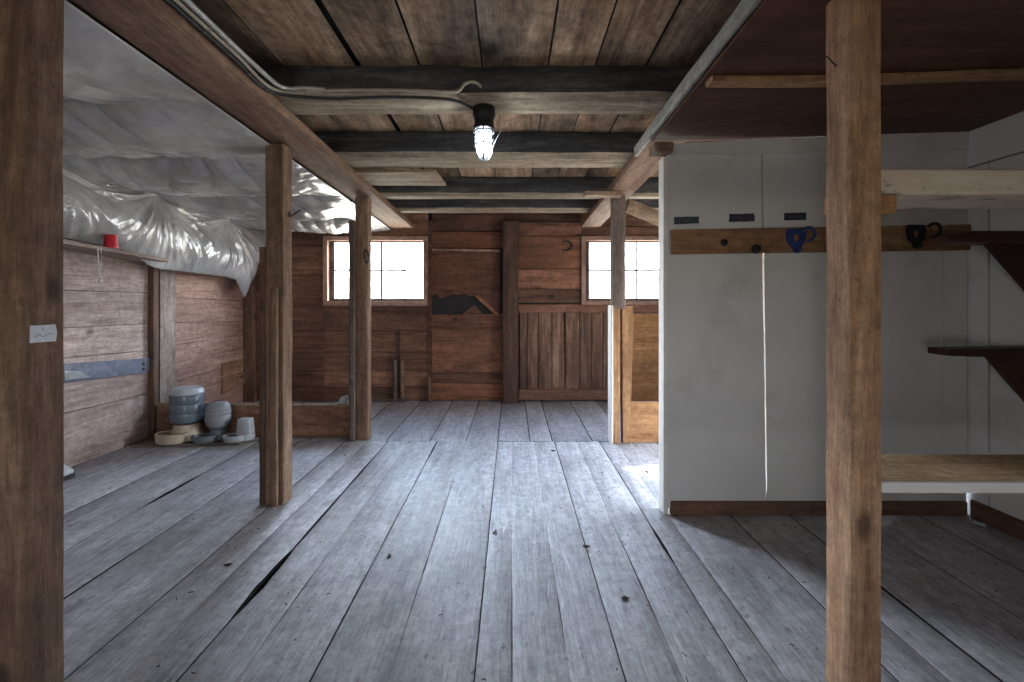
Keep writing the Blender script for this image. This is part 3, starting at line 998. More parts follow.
# ------------------------------------------------------------------ joists
joists = [(1.917, 2.12, 0.905, 'heavy black hewn joist carrying the caged lamp'),
          (2.61, 2.88, 0.875, 'black hewn joist next behind the one with the caged lamp'),
          (3.50, 3.66, 0.85, 'black joist behind the short loose board under the ceiling'),
          (3.99, 4.16, 0.833, 'black joist closest to the window wall')]
for k, (ya, yb_, zt, lab) in enumerate(joists):
    mb = MB()
    x0, x1 = -1.24, 2.33
    n = 70
    h = z_ceil((ya + yb_) / 2) - (EYE + zt) + 0.008
    w = yb_ - ya
    # hewn section: flat pale underside, rounded shoulders towards the ceiling
    sec = [(w * .5, h * .30), (w * .5, h * .62), (w * .46, h * .85), (w * .38, h), (0, h), (-w * .38, h), (-w * .46, h * .85), (-w * .5, h * .62), (-w * .5, h * .30), (-w * .5, h * 0.12),
           (-w * .44, h * .02), (-w * .2, 0), (w * .1, -0.002), (w * .35, 0.0), (w * .5, h * .12)]
    pts = [Vector((x0 + (x1 - x0) * i / n, (ya + yb_) / 2, EYE + zt + 0.004)) for i in range(n + 1)]
    mb.sweep(pts, sec, jit=0.016 if k == 0 else 0.012, seed=3.3 * k + 1, freq=2.6, mi_of=lambda j: 1 if j in (10, 11, 12, 13) or (j in (9,)) else 0)
    tag(mb.build('ceiling_joist', [M['joist'], M['joist_under']], smooth=45, origin=(0.55, (ya + yb_) / 2, EYE + zt)), lab, 'joist', 'black joists across the ceiling')

# ------------------------------------------------------------------ the two long beams
for (x0, x1, y0, y1, nm, lab, mt) in ((-1.30, -1.06, -2.55, 4.62, 'support_beam', 'long brown plank beam with cables along it, beside the plastic sheeting', M['beam']),
                                      (0.735, 0.93, -2.55, 4.55, 'support_beam', 'long plank beam along the edge of the dark plywood ceiling', M['beam'])):
    mb = MB()
    n = 60
    t = 0.05
    pts = [Vector(((x0 + x1) / 2, y0 + (y1 - y0) * i / n, z_beam(y0 + (y1 - y0) * i / n) + t / 2)) for i in range(n + 1)]
    mb.sweep(pts, rect(x1 - x0, t, 3, 0.005), jit=0.0025, seed=x0 * 5, freq=3)
    tag(mb.build(nm, mt, smooth=40), lab, 'beam')

# pale edge strip along the plywood
mb = MB()
n = 30
pts = [Vector((0.713, -2.5 + 4.98 * i / n, z_beam(-2.5 + 4.98 * i / n) + 0.012)) for i in range(n + 1)]
mb.sweep(pts, rect(0.02, 0.06, 3, 0.004), jit=0.004, seed=5, freq=3)
tag(mb.build('edge_strip', M['grey_plank'], smooth=40), 'pale rough edge strip between the board ceiling and the dark plywood', 'strip')


# ------------------------------------------------------------------ plywood ceiling over the tack bay
def z_ply(x, y):
    a = EYE + 0.868 - 0.052 * (y - 0.8) / 1.4
    b = EYE + 0.872 - 0.010 * (y - 0.8) / 1.4
    return a + (b - a) * (x - 0.73) / 1.62


mb = MB()
for (ya, yb_) in ((-2.58, -0.02), (-0.017, 1.58), (1.583, 2.23)):
    v = []
    for z in (0.0, 0.012):
        v += [(0.725, ya, z_ply(.725, ya) + z), (2.345, ya, z_ply(2.345, ya) + z), (2.345, yb_, z_ply(2.345, yb_) + z), (0.725, yb_, z_ply(.725, yb_) + z)]
    mb.hexa(v)
tag(mb.build('plywood_ceiling_panel', M['ply']), 'dark red-brown plywood sheeting over the tack bay', 'plywood')
mb = MB()
n = 30
pts = [Vector((0.745 + 1.59 * i / n, 1.625 + 0.012 * math.sin(i * .21), z_ply(0.745 + 1.59 * i / n, 1.6) - 0.013)) for i in range(n + 1)]
mb.sweep(pts, rect(0.055, 0.022, 3, 0.003), jit=0.001, seed=5)
tag(mb.build('ceiling_batten', M['batten'], smooth=40), 'tan batten nailed across the dark plywood ceiling', 'batten')
mb = MB()
mb.box(0.71, 0.805, 2.14, 2.23, EYE + 0.742, EYE + 0.79)
tag(mb.build('packing_block', M['post'], bevel=0.004), 'small brown block on top of the white stud, under the plywood corner', 'block')

# ------------------------------------------------------------------ posts
t = thing('timber_post', 'square post carrying a white paper tag, in front of the plastic sheeting', 'post', (-1.25, 1.10, 0))
mb = MB()
timber(mb, (-1.252, 1.102, 0), (-1.252, 1.102, z_beam(1.1) - 0.005), 0.104, 0.104, jit=0.003, seed=2)
mb.build('shaft', M['post'], t, smooth=40)
a, b = at(28.5, 326, 1.07), at(54.5, 343, 1.132)
mb = MB()
xs = -1.1985
mb.prism([(1.069, EYE - 0.064), (1.128, EYE - 0.064), (1.132, EYE - 0.085), (1.129, EYE - 0.108), (1.068, EYE - 0.107)], 'X', xs - 0.001, xs + 0.0012)
tg = mb.build('paper_tag', M['paper'], t)
part_label(tg, 'crumpled white paper tag')
mb = MB()
for (pa, pb) in (((1.078, -0.094), (1.088, -0.086)), ((1.088, -0.086), (1.096, -0.094)), ((1.096, -0.094), (1.112, -0.087)), ((1.094, -0.071), (1.100, -0.079)), ((1.112, -0.087), (1.122, -0.088))):
    mb.tube([Vector((xs + 0.0012, pa[0], EYE + pa[1])), Vector((xs + 0.0012, pb[0], EYE + pb[1]))], 0.0008, 5)
mb.build('faded_marks', M['paper_mark'], tg)

t = thing('timber_post', 'square post with side battens, second along the long beam beside the plastic', 'post', (-1.277, 2.36, 0))
mb = MB()
timber(mb, (-1.277, 2.357, 0), (-1.277, 2.357, z_beam(2.36) - 0.005), 0.097, 0.097, jit=0.003, seed=4)
mb.build('shaft', M['post'], t, smooth=40)
mb = MB()
timber(mb, (-1.343, 2.345, 0), (-1.343, 2.345, 1.385), 0.034, 0.07, jit=0.002, seed=5)
mb.build('batten', M['wall_v'], t, smooth=40)
mb = MB()
timber(mb, (-1.268, 2.296, 0), (-1.268, 2.296, 1.165), 0.036, 0.022, jit=0.002, seed=6)
mb.build('batten', M['post'], t, smooth=40)
mb = MB()
h = at(291, 214, 2.37)
mb.tube([h + Vector((-0.01, 0, 0)), h + Vector((0.012, -.004, -0.008)), h + Vector((0.03, -.008, 0.004)), h + Vector((0.045, -.01, 0.012)), h + Vector((0.058, -.01, 0.018))], 0.004, 6)
mb.tube([h + Vector((-0.006, 0, 0.012)), h + Vector((-0.003, -0.014, 0)), h + Vector((-0.008, -0.016, -.012)), h + Vector((0.008, -.008, -0.018))], 0.004, 6)
mb.build('wire_hook', M['rust'], t, smooth=60)

t = thing('timber_post', 'square post with a black hook, standing before the whole window at the curb end', 'post', (-1.19, 3.42, 0))
mb = MB()
timber(mb, (-1.182, 3.42, 0), (-1.182, 3.42, z_beam(3.42) - 0.005), 0.10, 0.09, jit=0.003, seed=8)
mb.build('shaft', M['post'], t, smooth=40)
mb = MB()
timber(mb, (-1.252, 3.405, 0), (-1.252, 3.405, 1.72), 0.045, 0.11, jit=0.002, seed=9)
mb.build('batten', M['post_dark'], t, smooth=40)
mb = MB()
h = at(365, 252, 3.36)
mb.tube([h + Vector((-0.012, .02, 0.01)), h + Vector((0.005, 0, 0.018)), h + Vector((0.02, -.01, 0.005)), h + Vector((0.032, -.012, -0.03)), h + Vector((0.03, -.012, -0.07)), h + Vector((0.018, -.012, -0.09))], 0.006, 7)
mb.tube([h + Vector((-0.005, .0, 0.005)), h + Vector((0.0, -0.008, -0.05)), h + Vector((0.016, -.012, -0.09))], 0.005, 7)
mb.build('iron_hook', M['black_metal'], t, smooth=60)

t = thing('timber_post', 'post with white-edged sistered boards below, standing before the half-hidden window', 'post', (0.83, 3.34, 0))
mb = MB()
timber(mb, (0.822, 3.34, 1.03), (0.822, 3.34, z_beam(3.34) - 0.005), 0.098, 0.09, jit=0.003, seed=11)
part_label(mb.build('shaft', M['post_dark'], t, smooth=40), 'dark upper length of the post')
mb = MB()
timber(mb, (0.800, 3.345, 0), (0.800, 3.345, 1.055), 0.055, 0.10, jit=0.002, seed=12)
mb.build('lower_board', M['orange_v'], t, smooth=40)
mb = MB()
timber(mb, (0.764, 3.335, 0), (0.764, 3.335, 1.06), 0.018, 0.11, jit=0.001, seed=12)
part_label(mb.build('edge_board', M['paint_edge'], t, smooth=40), 'white painted edge board')
mb = MB()
mb.hexa([(0.852, 3.30, 0), (0.905, 3.30, 0), (0.905, 3.36, 0), (0.852, 3.36, 0), (0.845, 3.30, 1.05), (0.935, 3.30, 1.05), (0.935, 3.36, 1.05), (0.845, 3.36, 1.05)])
mb.build('lower_board', M['orange_v'], t, bevel=0.003)

t = thing('timber_post', 'square rough post in front of the grey-white partition and shelf planks', 'post', (0.95, 1.2, 0))
mb = MB()
timber(mb, (0.9485, 1.1975, 0), (0.9485, 1.1975, z_ply(.95, 1.2)), 0.083, 0.095, jit=0.0028, seed=15, freq=6)
mb.build('shaft', M['post_front'], t, smooth=40)
mb = MB()
h = at(836, 66, 1.2)
mb.tube([h, h + Vector((-0.022, -0.01, 0.01)), h + Vector((-0.04, -0.018, 0.018))], 0.0022, 6)
mb.tube([h + Vector((0.006, -.0, 0.0)), h + Vector((0.02, -0.035, 0.012)), h + Vector((0.035, -0.045, 0.022))], 0.0016, 6)
mb.build('bent_nail', M['rust'], t, smooth=60)

# ------------------------------------------------------------------ odd boards under the beams
mb = MB()
zz = EYE + 0.858
mb.hexa([(-1.16, 2.90, zz), (-0.515, 2.885, zz), (-0.492, 3.22, zz - .004), (-1.16, 3.21, zz - .004), (-1.16, 2.90, zz + .02), (-0.515, 2.885, zz + .02), (-0.492, 3.22, zz + .016), (-1.16, 3.21, zz + .016)])
tag(mb.build('loose_board', M['beam_x'], bevel=0.003), 'short tan board lying flat between two black joists on the long beam', 'board')
mb = MB()
a, b = at(584, 205.5, 3.25), at(622, 205.5, 3.25)
mb.box(a.x, b.x - 0.01, 3.2, 3.285, z_beam(3.25) - 0.036, z_beam(3.25) - 0.003)
tag(mb.build('packing_block', M['beam_x'], bevel=0.003), 'short pale cross piece under the beam at the post head before the half-hidden window', 'block')
mb = MB()
timber(mb, (0.90, 3.36, EYE + 0.74), (1.30, 3.44, EYE + 0.60), 0.04, 0.105, jit=0.002, seed=21, up=Vector((0, 0, 1)))
tag(mb.build('brace_board', M['beam_x'], smooth=40), 'pale diagonal brace sloping down from the post head above the half-hidden window', 'brace')

# ------------------------------------------------------------------ curbs between the posts
t = thing('floor_curb', 'low brown board curb behind the pet feeders', 'curb', (-2.1, 3.46, 0))
mb = MB()
board_x(mb, -2.88, -1.275, 0.0, 0.255, 3.45, th=0.035)
mb.build('board', M['wall_h'], t)
mb = MB()
timber(mb, (-2.88, 3.467, 0.262), (-1.275, 3.467, 0.252), 0.05, 0.016, jit=0.001, up=Vector((0, 0, 1)))
part_label(mb.build('capping', M['beam_x'], t, smooth=40), 'lighter capping strip')
t = thing('floor_curb', 'low orange board curb beside the white-edged post', 'curb', (1.6, 3.33, 0))
mb = MB()
board_x(mb, 0.907, 2.34, 0.0, 0.315, 3.31, th=0.035)
mb.build('board', M['orange_h'], t)

# ------------------------------------------------------------------ stud, hatch and odds on the window wall
mb = MB()
timber(mb, (-0.015, YB - 0.055, 0), (-0.015, YB - 0.055, 1.94), 0.165, 0.085, jit=0.007, seed=31, freq=5, tone=(.72, .66, .7))
tag(mb.build('timber_stud', M['wall_v'], smooth=40), 'wide dark upright timber between the torn board and the plank hatch', 'stud')

t = thing('plank_hatch', 'low hatch of old vertical planks on the window wall, under the horseshoe', 'hatch', (0.57, YB - 0.03, 0.012))
mb = MB()
edges = [519.6, 527, 538, 551.5, 565, 579, 591, 602, 613]
for a, b in zip(edges[:-1], edges[1:]):
    x0, x1 = xb(a) + 0.004, xb(b) - 0.004
    tp = zb(312.8) + 0.0
    y0 = YB - 0.045
    mb.hexa([(x0, y0, .012), (x1, y0, .012), (x1, y0 + .022, .012), (x0, y0 + .022, .012), (x0, y0, tp), (x1 - (0.02 if a == 551.5 else 0), y0, tp), (x1 - (0.02 if a == 551.5 else 0), y0 + .022, tp), (x0, y0 + .022, tp)])
mb.build('plank_face', M['hatch'], t, bevel=0.002)
mb = MB()
timber(mb, (xb(519), YB - 0.056, zb(394.5) + 0.012), (xb(613), YB - 0.056, zb(394.5) + 0.012), 0.022, 0.115, jit=0.003, up=Vector((0, 0, 1)))
mb.build('ledge_board', M['wall_h'], t, smooth=40)

mb = MB()
pts = []
c = Vector((xb(565.5), YB - 0.014, zb(246)))
for k in range(21):
    a = R(128 - 256 * k / 20)
    pts.append(c + Vector((0.068 * math.cos(a), 0, 0.052 * math.sin(a) * (1.0 if math.cos(a) > 0 else 0.95))))
mb.sweep(pts, rect(0.022, 0.009, 2, 0.002), up=Vector((0, 1, 0)), scale=[0.75 + 0.35 * math.sin(math.pi * k / 20) for k in range(21)])
tag(mb.build('horseshoe', M['rust'], smooth=40), 'rusty horseshoe nailed to the brown boards beside the half-hidden window', 'horseshoe')

for (px, lab) in ((396, 'thin upright stick against the boards below the whole window, the one next to the pipe'), (403, 'thin upright stick below the whole window with a pale cut top')):
    mb = MB()
    timber(mb, (xb(px), YB - 0.02, 0.0), (xb(px), YB - 0.02, zb(359.5 if px < 400 else 360.5)), 0.038, 0.036, jit=0.002, seed=px)
    tag(mb.build('wall_stick', M['post_dark'] if px < 400 else M['post'], smooth=40), lab, 'stick')
mb = MB()
mb.tube([Vector((xb(398.8), YB - 0.016, zb(392))), Vector((xb(399.2), YB - 0.016, zb(345))), Vector((xb(399.5), YB - 0.016, zb(331)))], 0.009, 8)
tag(mb.build('wall_pipe', M['rust'], smooth=60), 'slim pipe rising between two short sticks below the whole window', 'pipe')
mb = MB()
timber(mb, (xb(430), YB - 0.03, 0.0), (xb(430), YB - 0.03, zb(376)), 0.036, 0.04, jit=0.002, seed=77)
tag(mb.build('wall_stick', M['post'], smooth=40), 'short upright stick at the edge of the torn board panel', 'stick')
mb = MB()
mb.box(xb(366), xb(407), YB - 0.05, YB - 0.005, 0.0, 0.035)
tag(mb.build('floor_cleat', M['post_dark'], bevel=0.003), 'dark low strip on the floor under the two short sticks', 'strip')
mb = MB()
w = at(343, 396, 3.50)
mb.hexa([(w.x - .035, 3.465, .262), (w.x + .045, 3.465, .262), (w.x + .045, 3.50, .262), (w.x - .035, 3.5, .262), (w.x - .01, 3.47, .312), (w.x + .045, 3.47, .33), (w.x + .045, 3.495, .33), (w.x - .01, 3.495, .312)])
tag(mb.build('wood_offcut', M['grey_plank'], bevel=0.004), 'pale offcut lying on the curb against the post with a black hook', 'offcut')

# ------------------------------------------------------------------ strap, shelf and string on the left wall
t = thing('strap_hinge', 'blue-grey flat strap across the grey boards of the side wall', 'hinge', (XL, 3.1, 0.6))
mb = MB()
mb.hexa([(XL + .004, 2.2, 0.60), (XL + .004, 3.47, 0.522), (XL + .018, 3.47, 0.522), (XL + .018, 2.2, 0.60), (XL + .004, 2.2, 0.735), (XL + .004, 3.47, 0.635), (XL + .018, 3.47, 0.635), (XL + .018, 2.2, 0.735)])
mb.build('strap', M['strap'], t, bevel=0.002)
for (y, z) in ((3.36, 0.60), (3.36, 0.56)):
    mb = MB()
    mb.lathe([(0.0, 0.0), (0.012, 0.002), (0.012, 0.006), (0.0, 0.01)], (0, 0, 0), 8)
    mb.v = [(XL + .018 + p[2], y + p[0], z + p[1]) for p in mb.v]
    mb.build('bolt_head', M['rust'], t)
mb = MB()
mb.hexa([(XL + .018, 2.76, 0.585), (XL + .018, 2.93, 0.572), (XL + .03, 2.93, 0.572), (XL + .03, 2.76, 0.585), (XL + .018, 2.76, 0.64), (XL + .018, 2.86, 0.625), (XL + .03, 2.86, 0.625), (XL + .03, 2.76, 0.64)])
part_label(mb.build('repair_plate', M['galv'], t, bevel=0.002), 'paler riveted plate')


def z_shelf(y):
    return 1.475 - (y - 2.3) * 0.055


mb = MB()
n = 24
pts = [Vector((XL + 0.125, 1.2 + 2.12 * i / n, z_shelf(1.2 + 2.12 * i / n) - 0.013)) for i in range(n + 1)]
mb.sweep(pts, rect(0.245, 0.026, 3, 0.003), jit=0.002, seed=41)
tag(mb.build('wall_shelf', M['wall_l'], smooth=40), 'narrow wooden ledge under the plastic sheeting holding a red cup', 'shelf')

mb = MB()
cy = 2.86
cx = -401 / F * cy
c = (cx, cy, z_shelf(cy))
mb.lathe([(0.0405, 0), (0.041, 0.004), (0.040, 0.016), (0.0375, 0.018), (0.033, 0.075), (0.0325, 0.082), (0.030, 0.088), (0.024, 0.0895), (0.023, 0.086), (0.0, 0.086)], c, 24)
tag(mb.build('plastic_cup', M['red'], smooth=35), 'red plastic cup upside down on the wall ledge', 'cup')

mb = MB()
s = at(101, 262, 2.74)
mb.tube([Vector((s.x, 2.74, 1.43)), s + Vector((0.0, 0, -.0)), s + Vector((-0.006, 0, -0.05)), s + Vector((-0.002, 0, -0.10)), s + Vector((0.004, 0.004, -0.118))], 0.0045, 6)
mb.tube([Vector((s.x - .012, 2.73, 1.43)), s + Vector((-0.012, -.004, -.05)), s + Vector((-0.008, 0, -0.098))], 0.004, 6)
mb.lathe([(0, -.012), (.01, -.006), (.011, .002), (.006, .01), (0, .012)], s + Vector((-0.003, 0, -.122)), 10)
tag(mb.build('string_loop', M['string'], smooth=60), 'white string loop hanging from the wall ledge', 'string')


# ------------------------------------------------------------------ plastic sheeting on ceiling and side wall
def plastic():
    mb = MB()
    NV, NU = 400, 230
    y0, y1 = 0.25, 4.655
    folds = [0.25, 0.95, 1.85, 2.52, 3.30, 4.10, 4.72]
    stap = []
    for k, fy in enumerate(folds):
        x = -1.42
        while x > -2.7:
            stap.append((x, fy + 0.03 * math.sin(x * 5)))
            x -= 0.27 + 0.1 * math.sin(k * 3 + x * 7)
    hubs = [(3.30, 0.0), (4.15, 0.02), (2.45, 0.0), (1.6, 0.0)]

    def bottom(y):
        kn = [(0.25, 1.53), (2.3, 1.495), (2.95, 1.46), (3.12, 1.42), (3.3, 1.345), (4.1, 1.322), (4.27, 1.30), (4.40, 1.12), (4.50, 1.28), (4.58, 1.45), (4.66, 1.62)]
        for (a, za), (b, zb2) in zip(kn[:-1], kn[1:]):
            if a <= y <= b:
                t = (y - a) / (b - a)
                return za + (zb2 - za) * t
        return kn[-1][1]
    LC = 1.42          # length on the ceiling
    v = []
    for i in range(NV + 1):
        y = y0 + (y1 - y0) * i / NV
        zc = z_beam(y) - 0.012
        zbm = bottom(y)
        # ceiling sag between the fold lines
        for a, b in zip(folds[:-1], folds[1:]):
            if a <= y <= b:
                t = (y - a) / (b - a)
                sag0 = 0.135 * (b - a) / 0.75 * 1.95 * (t ** 0.62) * (1 - t) ** 0.9
                break
        for j in range(NU + 1):
            u = j / NU
            if u < 0.58:
                t = u / 0.58
                x = -1.295 - t * LC
                sx = min(1.0, t * 3.2) * (1.0 if t < .8 else 1 - (t - .8) / .2 * 0.55)
                sag = sag0 * (sx ** 0.8)
                # pleats running off the fold lines
                near = min(abs(y - f) for f in folds)
                ph = x * 13 + 2.6 * nz(x * 2, y * 1.5) + (y * 1.9 if int(y * 1.3) % 2 else -y * 1.5)
                pl = 0.042 * (1 - abs(math.sin(ph)) ** 0.6) * math.exp(-near * 3.6) * sx + 0.008 * (1 - abs(math.sin(ph * 2.7 + 3 * nz(y * 2, x * 3))) ** 0.6) * math.exp(-near * 6) * sx
                w = 0.020 * nz(x * 2.1, y * 3.2, 4) * sx + 0.012 * (0.5 - abs(nz(x * 3.5 + y * 2.2, y * 7, 7))) * sx
                if y < 1.85:      # pulled tight along the beam
                    w += 0.016 * (0.5 - abs(math.sin((x + 1.3) * 17 + y * 5))) * math.exp((x + 1.3) * 2.2) * sx
                z = zc - sag + pl + w
                p = Vector((x, y, z))
            else:
                t = (u - 0.58) / 0.42
                # round the corner, bulge out and run down to the hem
                zt = zc - 0.02
                z = zt + (zbm - zt) * t
                bulge = 0.095 * math.sin(math.pi * min(1, t ** 1.35)) ** 0.8 * (0.8 + 0.4 * nz(y * 1.7, t * 1.5, 2))
                x = -2.715 - 0.03 * t + bulge
                # pleats fanning from the hubs where it is gathered
                fan = 0.0
                for (hy, hz) in hubs:
                    dy, dz = y - hy, (zt - z) + 0.04
                    ang = math.atan2(dy, dz)
                    rr = math.hypot(dy, dz)
                    if rr < 0.75:
                        w9 = ang * 10 + 1.6 * nz(ang * 3, rr * 2.5, hy)
                        fan += (0.75 - rr) / 0.75 * (0.034 * (0.5 - abs(math.sin(w9)) ** 0.6) + 0.014 * (0.5 - abs(math.sin(w9 * 2.6 + 1)) ** 0.6)) * min(1.0, rr * 5)
                x += fan + 0.016 * (0.5 - abs(nz(y * 7 + z * 4, z * 6, 5))) * math.sin(math.pi * t) + 0.016 * (0.4 - abs(nz(y * 15, z * 3, 9))) * t
                x = max(x, XL + 0.012)
                if y > 3.32 or t < 0.9:
                    pass
                p = Vector((x, y, z + 0.004 * nz(y * 14, 3)))
            # run into the back wall
            v.append(p)
    f = []
    for i in range(NV):
        for j in range(NU):
            a = i * (NU + 1) + j
            f.append((a, a + 1, a + NU + 2, a + NU + 1))
    mb.add(v, f)
    # hanging skirt on the window wall, from the corner up to the beam
    kn = [(-2.885, 1.30), (-2.80, 1.36), (-2.74, 1.52), (-2.70, 1.70), (-2.62, 1.80), (-2.4, 1.835), (-2.0, 1.835), (-1.6, 1.825), (-1.3, 1.85)]
    v = []
    NU2, NV2 = 90, 14
    for i in range(NU2 + 1):
        x = kn[0][0] + (kn[-1][0] - kn[0][0]) * i / NU2
        for (a, za), (b, zb2) in zip(kn[:-1], kn[1:]):
            if a <= x <= b + 1e-9:
                zl = za + (zb2 - za) * (x - a) / (b - a)
                break
        zt = z_beam(4.6) - 0.02
        for j in range(NV2 + 1):
            t = j / NV2
            v.append((x, 4.645 - 0.02 * math.sin(math.pi * t) + 0.008 * nz(x * 16, t * 2), zt + (zl - zt) * t))
    f = []
    for i in range(NU2):
        for j in range(NV2):
            a = i * (NV2 + 1) + j
            f.append((a, a + NV2 + 1, a + NV2 + 2, a + 1))
    mb.add(v, f)
    o = mb.build('plastic_sheeting', M['plastic'], origin=(-2.1, 2.5, 1.9), smooth=60, weld=False)
    sol = o.modifiers.new('film', 'SOLIDIFY')
    sol.thickness = 0.0012
    tag(o, 'crumpled translucent plastic sheeting stapled over the ceiling and upper side wall', 'plastic sheeting')


plastic()

# ------------------------------------------------------------------ lamp and cables
LY = 2.03
lx = (484 - 512) / F * LY
lz = EYE + 0.885
t = thing('caged_lamp', 'lit jar lamp in a wire cage hanging under the black joist', 'lamp', (lx, LY, lz))
mb = MB()
mb.lathe([(0.052, 0.02), (0.054, 0.0), (0.054, -0.018), (0.046, -0.03), (0.046, -0.062), (0.05, -0.066), (0.05, -0.082), (0.04, -0.086), (0.0, -0.086)], (lx, LY, lz), 20)
mb.box(lx - 0.045, lx + 0.04, LY - 0.04, LY + 0.04, lz - 0.028, lz + 0.012)
mb.build('socket_box', M['black_metal'], t, smooth=35)
mb = MB()
mb.lathe([(0.034, -0.084), (0.037, -0.10), (0.037, -0.155), (0.033, -0.185), (0.022, -0.205), (0.0, -0.212)], (lx, LY, lz), 20)
g = mb.build('glass_globe', M['lamp_glass'], t, smooth=60)
mb = MB()
mb.lathe([(0.012, -0.086), (0.013, -0.10), (0.022, -0.118), (0.026, -0.145), (0.022, -0.168), (0.012, -0.184), (0.0, -0.19)], (lx, LY, lz), 16)
mb.build('light_bulb', M['bulb'], g, smooth=60)
mb = MB()
for k in range(6):
    a = 2 * math.pi * k / 6 + 0.52
    prof = [(0.045, -0.08), (0.046, -0.12), (0.045, -0.16), (0.040, -0.19), (0.028, -0.215), (0.008, -0.228)]
    mb.tube([Vector((lx + r * math.cos(a), LY + r * math.sin(a), lz + h)) for r, h in prof], 0.0042, 6)
for (r, h) in ((0.046, -0.095), (0.0455, -0.155)):
    mb.tube([Vector((lx + r * math.cos(2 * math.pi * k / 20), LY + r * math.sin(2 * math.pi * k / 20), lz + h)) for k in range(20)], 0.004, 6, closed=True)
mb.build('wire_cage', M['galv'], t, smooth=60)
mb = MB()
p0, p1 = at(506, 120, LY), at(493, 146, LY)
mb.tube([p0, p0.lerp(p1, .5) + Vector((0.002, 0, 0.001)), p1], 0.002, 6)
mb.build('pull_wire', M['galv'], t, smooth=60)


def run(name, pts, r, mat, lab, cat='cable', clips=()):
    root = thing(name, lab, cat, pts[len(pts) // 2])
    mb = MB()
    # smooth the run a little
    P = [Vector(p) for p in pts]
    q = []
    for i in range(len(P) - 1):
        for k in range(6):
            s = k / 6
            p0, p1, p2, p3 = P[max(i - 1, 0)], P[i], P[i + 1], P[min(i + 2, len(P) - 1)]
            q.append(0.5 * ((2 * p1) + (p2 - p0) * s + (2 * p0 - 5 * p1 + 4 * p2 - p3) * s * s + (3 * p1 - p0 - 3 * p2 + p3) * s ** 3))
    q.append(P[-1])
    mb.tube(q, r, 8)
    mb.build('sheath', mat, root, smooth=60)
    for c in clips:
        m2 = MB()
        c = Vector(c)
        m2.tube([c + Vector((-r * 1.6, 0, r * 1.8)), c + Vector((-r * 1.5, 0, -r * 1.1)), c + Vector((r * 1.5, 0, -r * 1.1)), c + Vector((r * 1.6, 0, r * 1.8))], 0.002, 5)
        m2.build('staple', M['galv'], root)
    return root


def along_beam(off, dz, ys):
    return [Vector((-1.06 + off + 0.004 * math.sin(y * 9), y, z_beam(y) + dz + 0.003 * math.sin(y * 5))) for y in ys]


ysr = [-0.6, -0.2, 0.2, 0.5, 0.8, 1.1, 1.4, 1.6, 1.8]
J = EYE + 0.905
run('electric_cable', along_beam(0.016, 0.03, ysr) + [Vector((-1.00, 1.885, J - 0.006)), Vector((-0.8, 1.905, J - 0.012)), Vector((-0.55, 1.90, J - 0.008)), Vector((-0.33, 1.905, J - 0.012)),
                                                     Vector((-0.25, 1.93, J - 0.012)), Vector((-0.20, 1.965, J - 0.02)), Vector((-0.182, 1.985, J - 0.022))],
    0.0075, M['cable_black'], 'black cable running along the brown beam and joist to the lamp', clips=[(-1.042, 1.2, z_beam(1.2) + .03), (-1.042, 1.7, z_beam(1.7) + .03), (-0.72, 1.903, J - 0.012)])
run('electric_cable', along_beam(0.034, 0.036, ysr) + [Vector((-0.99, 1.895, J + 0.012)), Vector((-0.85, 1.89, J + 0.014)), Vector((-0.62, 1.886, J + 0.016)), Vector((-0.4, 1.885, J + 0.012)),
                                                      Vector((-0.29, 1.885, J + 0.008)), Vector((-0.235, 1.885, J + 0.012)), Vector((-0.205, 1.885, J + 0.045)), Vector((-0.165, 1.90, J + 0.058)),
                                                      Vector((-0.135, 1.93, J + 0.045)), Vector((-0.13, 1.965, J + 0.012))],
    0.007, M['cable_pale'], 'pale cable above the black one, ending in a curl over the lamp', clips=[(-1.026, 1.45, z_beam(1.45) + .036), (-0.9, 1.90, J + 0.006)])
run('metal_conduit', along_beam(0.058, 0.048, [-0.6, 0.0, 0.6, 1.2, 1.75]) + [Vector((-0.985, 1.875, J + 0.02)), Vector((-0.90, 1.885, J + 0.024)), Vector((-0.82, 1.89, J + 0.02))],
    0.010, M['conduit'], 'silver conduit bending round the corner of beam and black joist', 'conduit')

# ------------------------------------------------------------------ partition: rail, hooks and tapes
mb = MB()
RZ0, RZ1 = EYE + 0.233, EYE + 0.362
mb.hexa([(0.815, YP - .022, RZ0), (2.335, YP - .022, RZ0 + .022), (2.335, YP - .001, RZ0 + .022), (0.815, YP - .001, RZ0),
         (0.815, YP - .022, RZ1 - .004), (2.335, YP - .022, RZ1 + .024), (2.335, YP - .001, RZ1 + .024), (0.815, YP - .001, RZ1 - .004)])
t = thing('hook_rail', 'long brown board rail for bridle hooks on the grey-white partition', 'rail', (1.55, YP - .02, RZ0))
mb.build('rail_board', M['rail_x'], t, bevel=0.003)
for (px, py, r) in ((724, 242.5, 0.017), (756, 249, 0.024)):
    c = at(px, py, YP - .022)
    m2 = MB()
    m2.lathe([(r, 0.0), (r * 1.02, .006), (r * .85, .014), (r * .45, .016), (r * .35, .010), (0, .010)], (0, 0, 0), 16)
    m2.v = [(c.x + p[0], YP - .022 - p[2], c.z + p[1]) for p in m2.v]
    part_label(m2.build('knob', M['black_metal'], t, smooth=40), 'dark round knob')


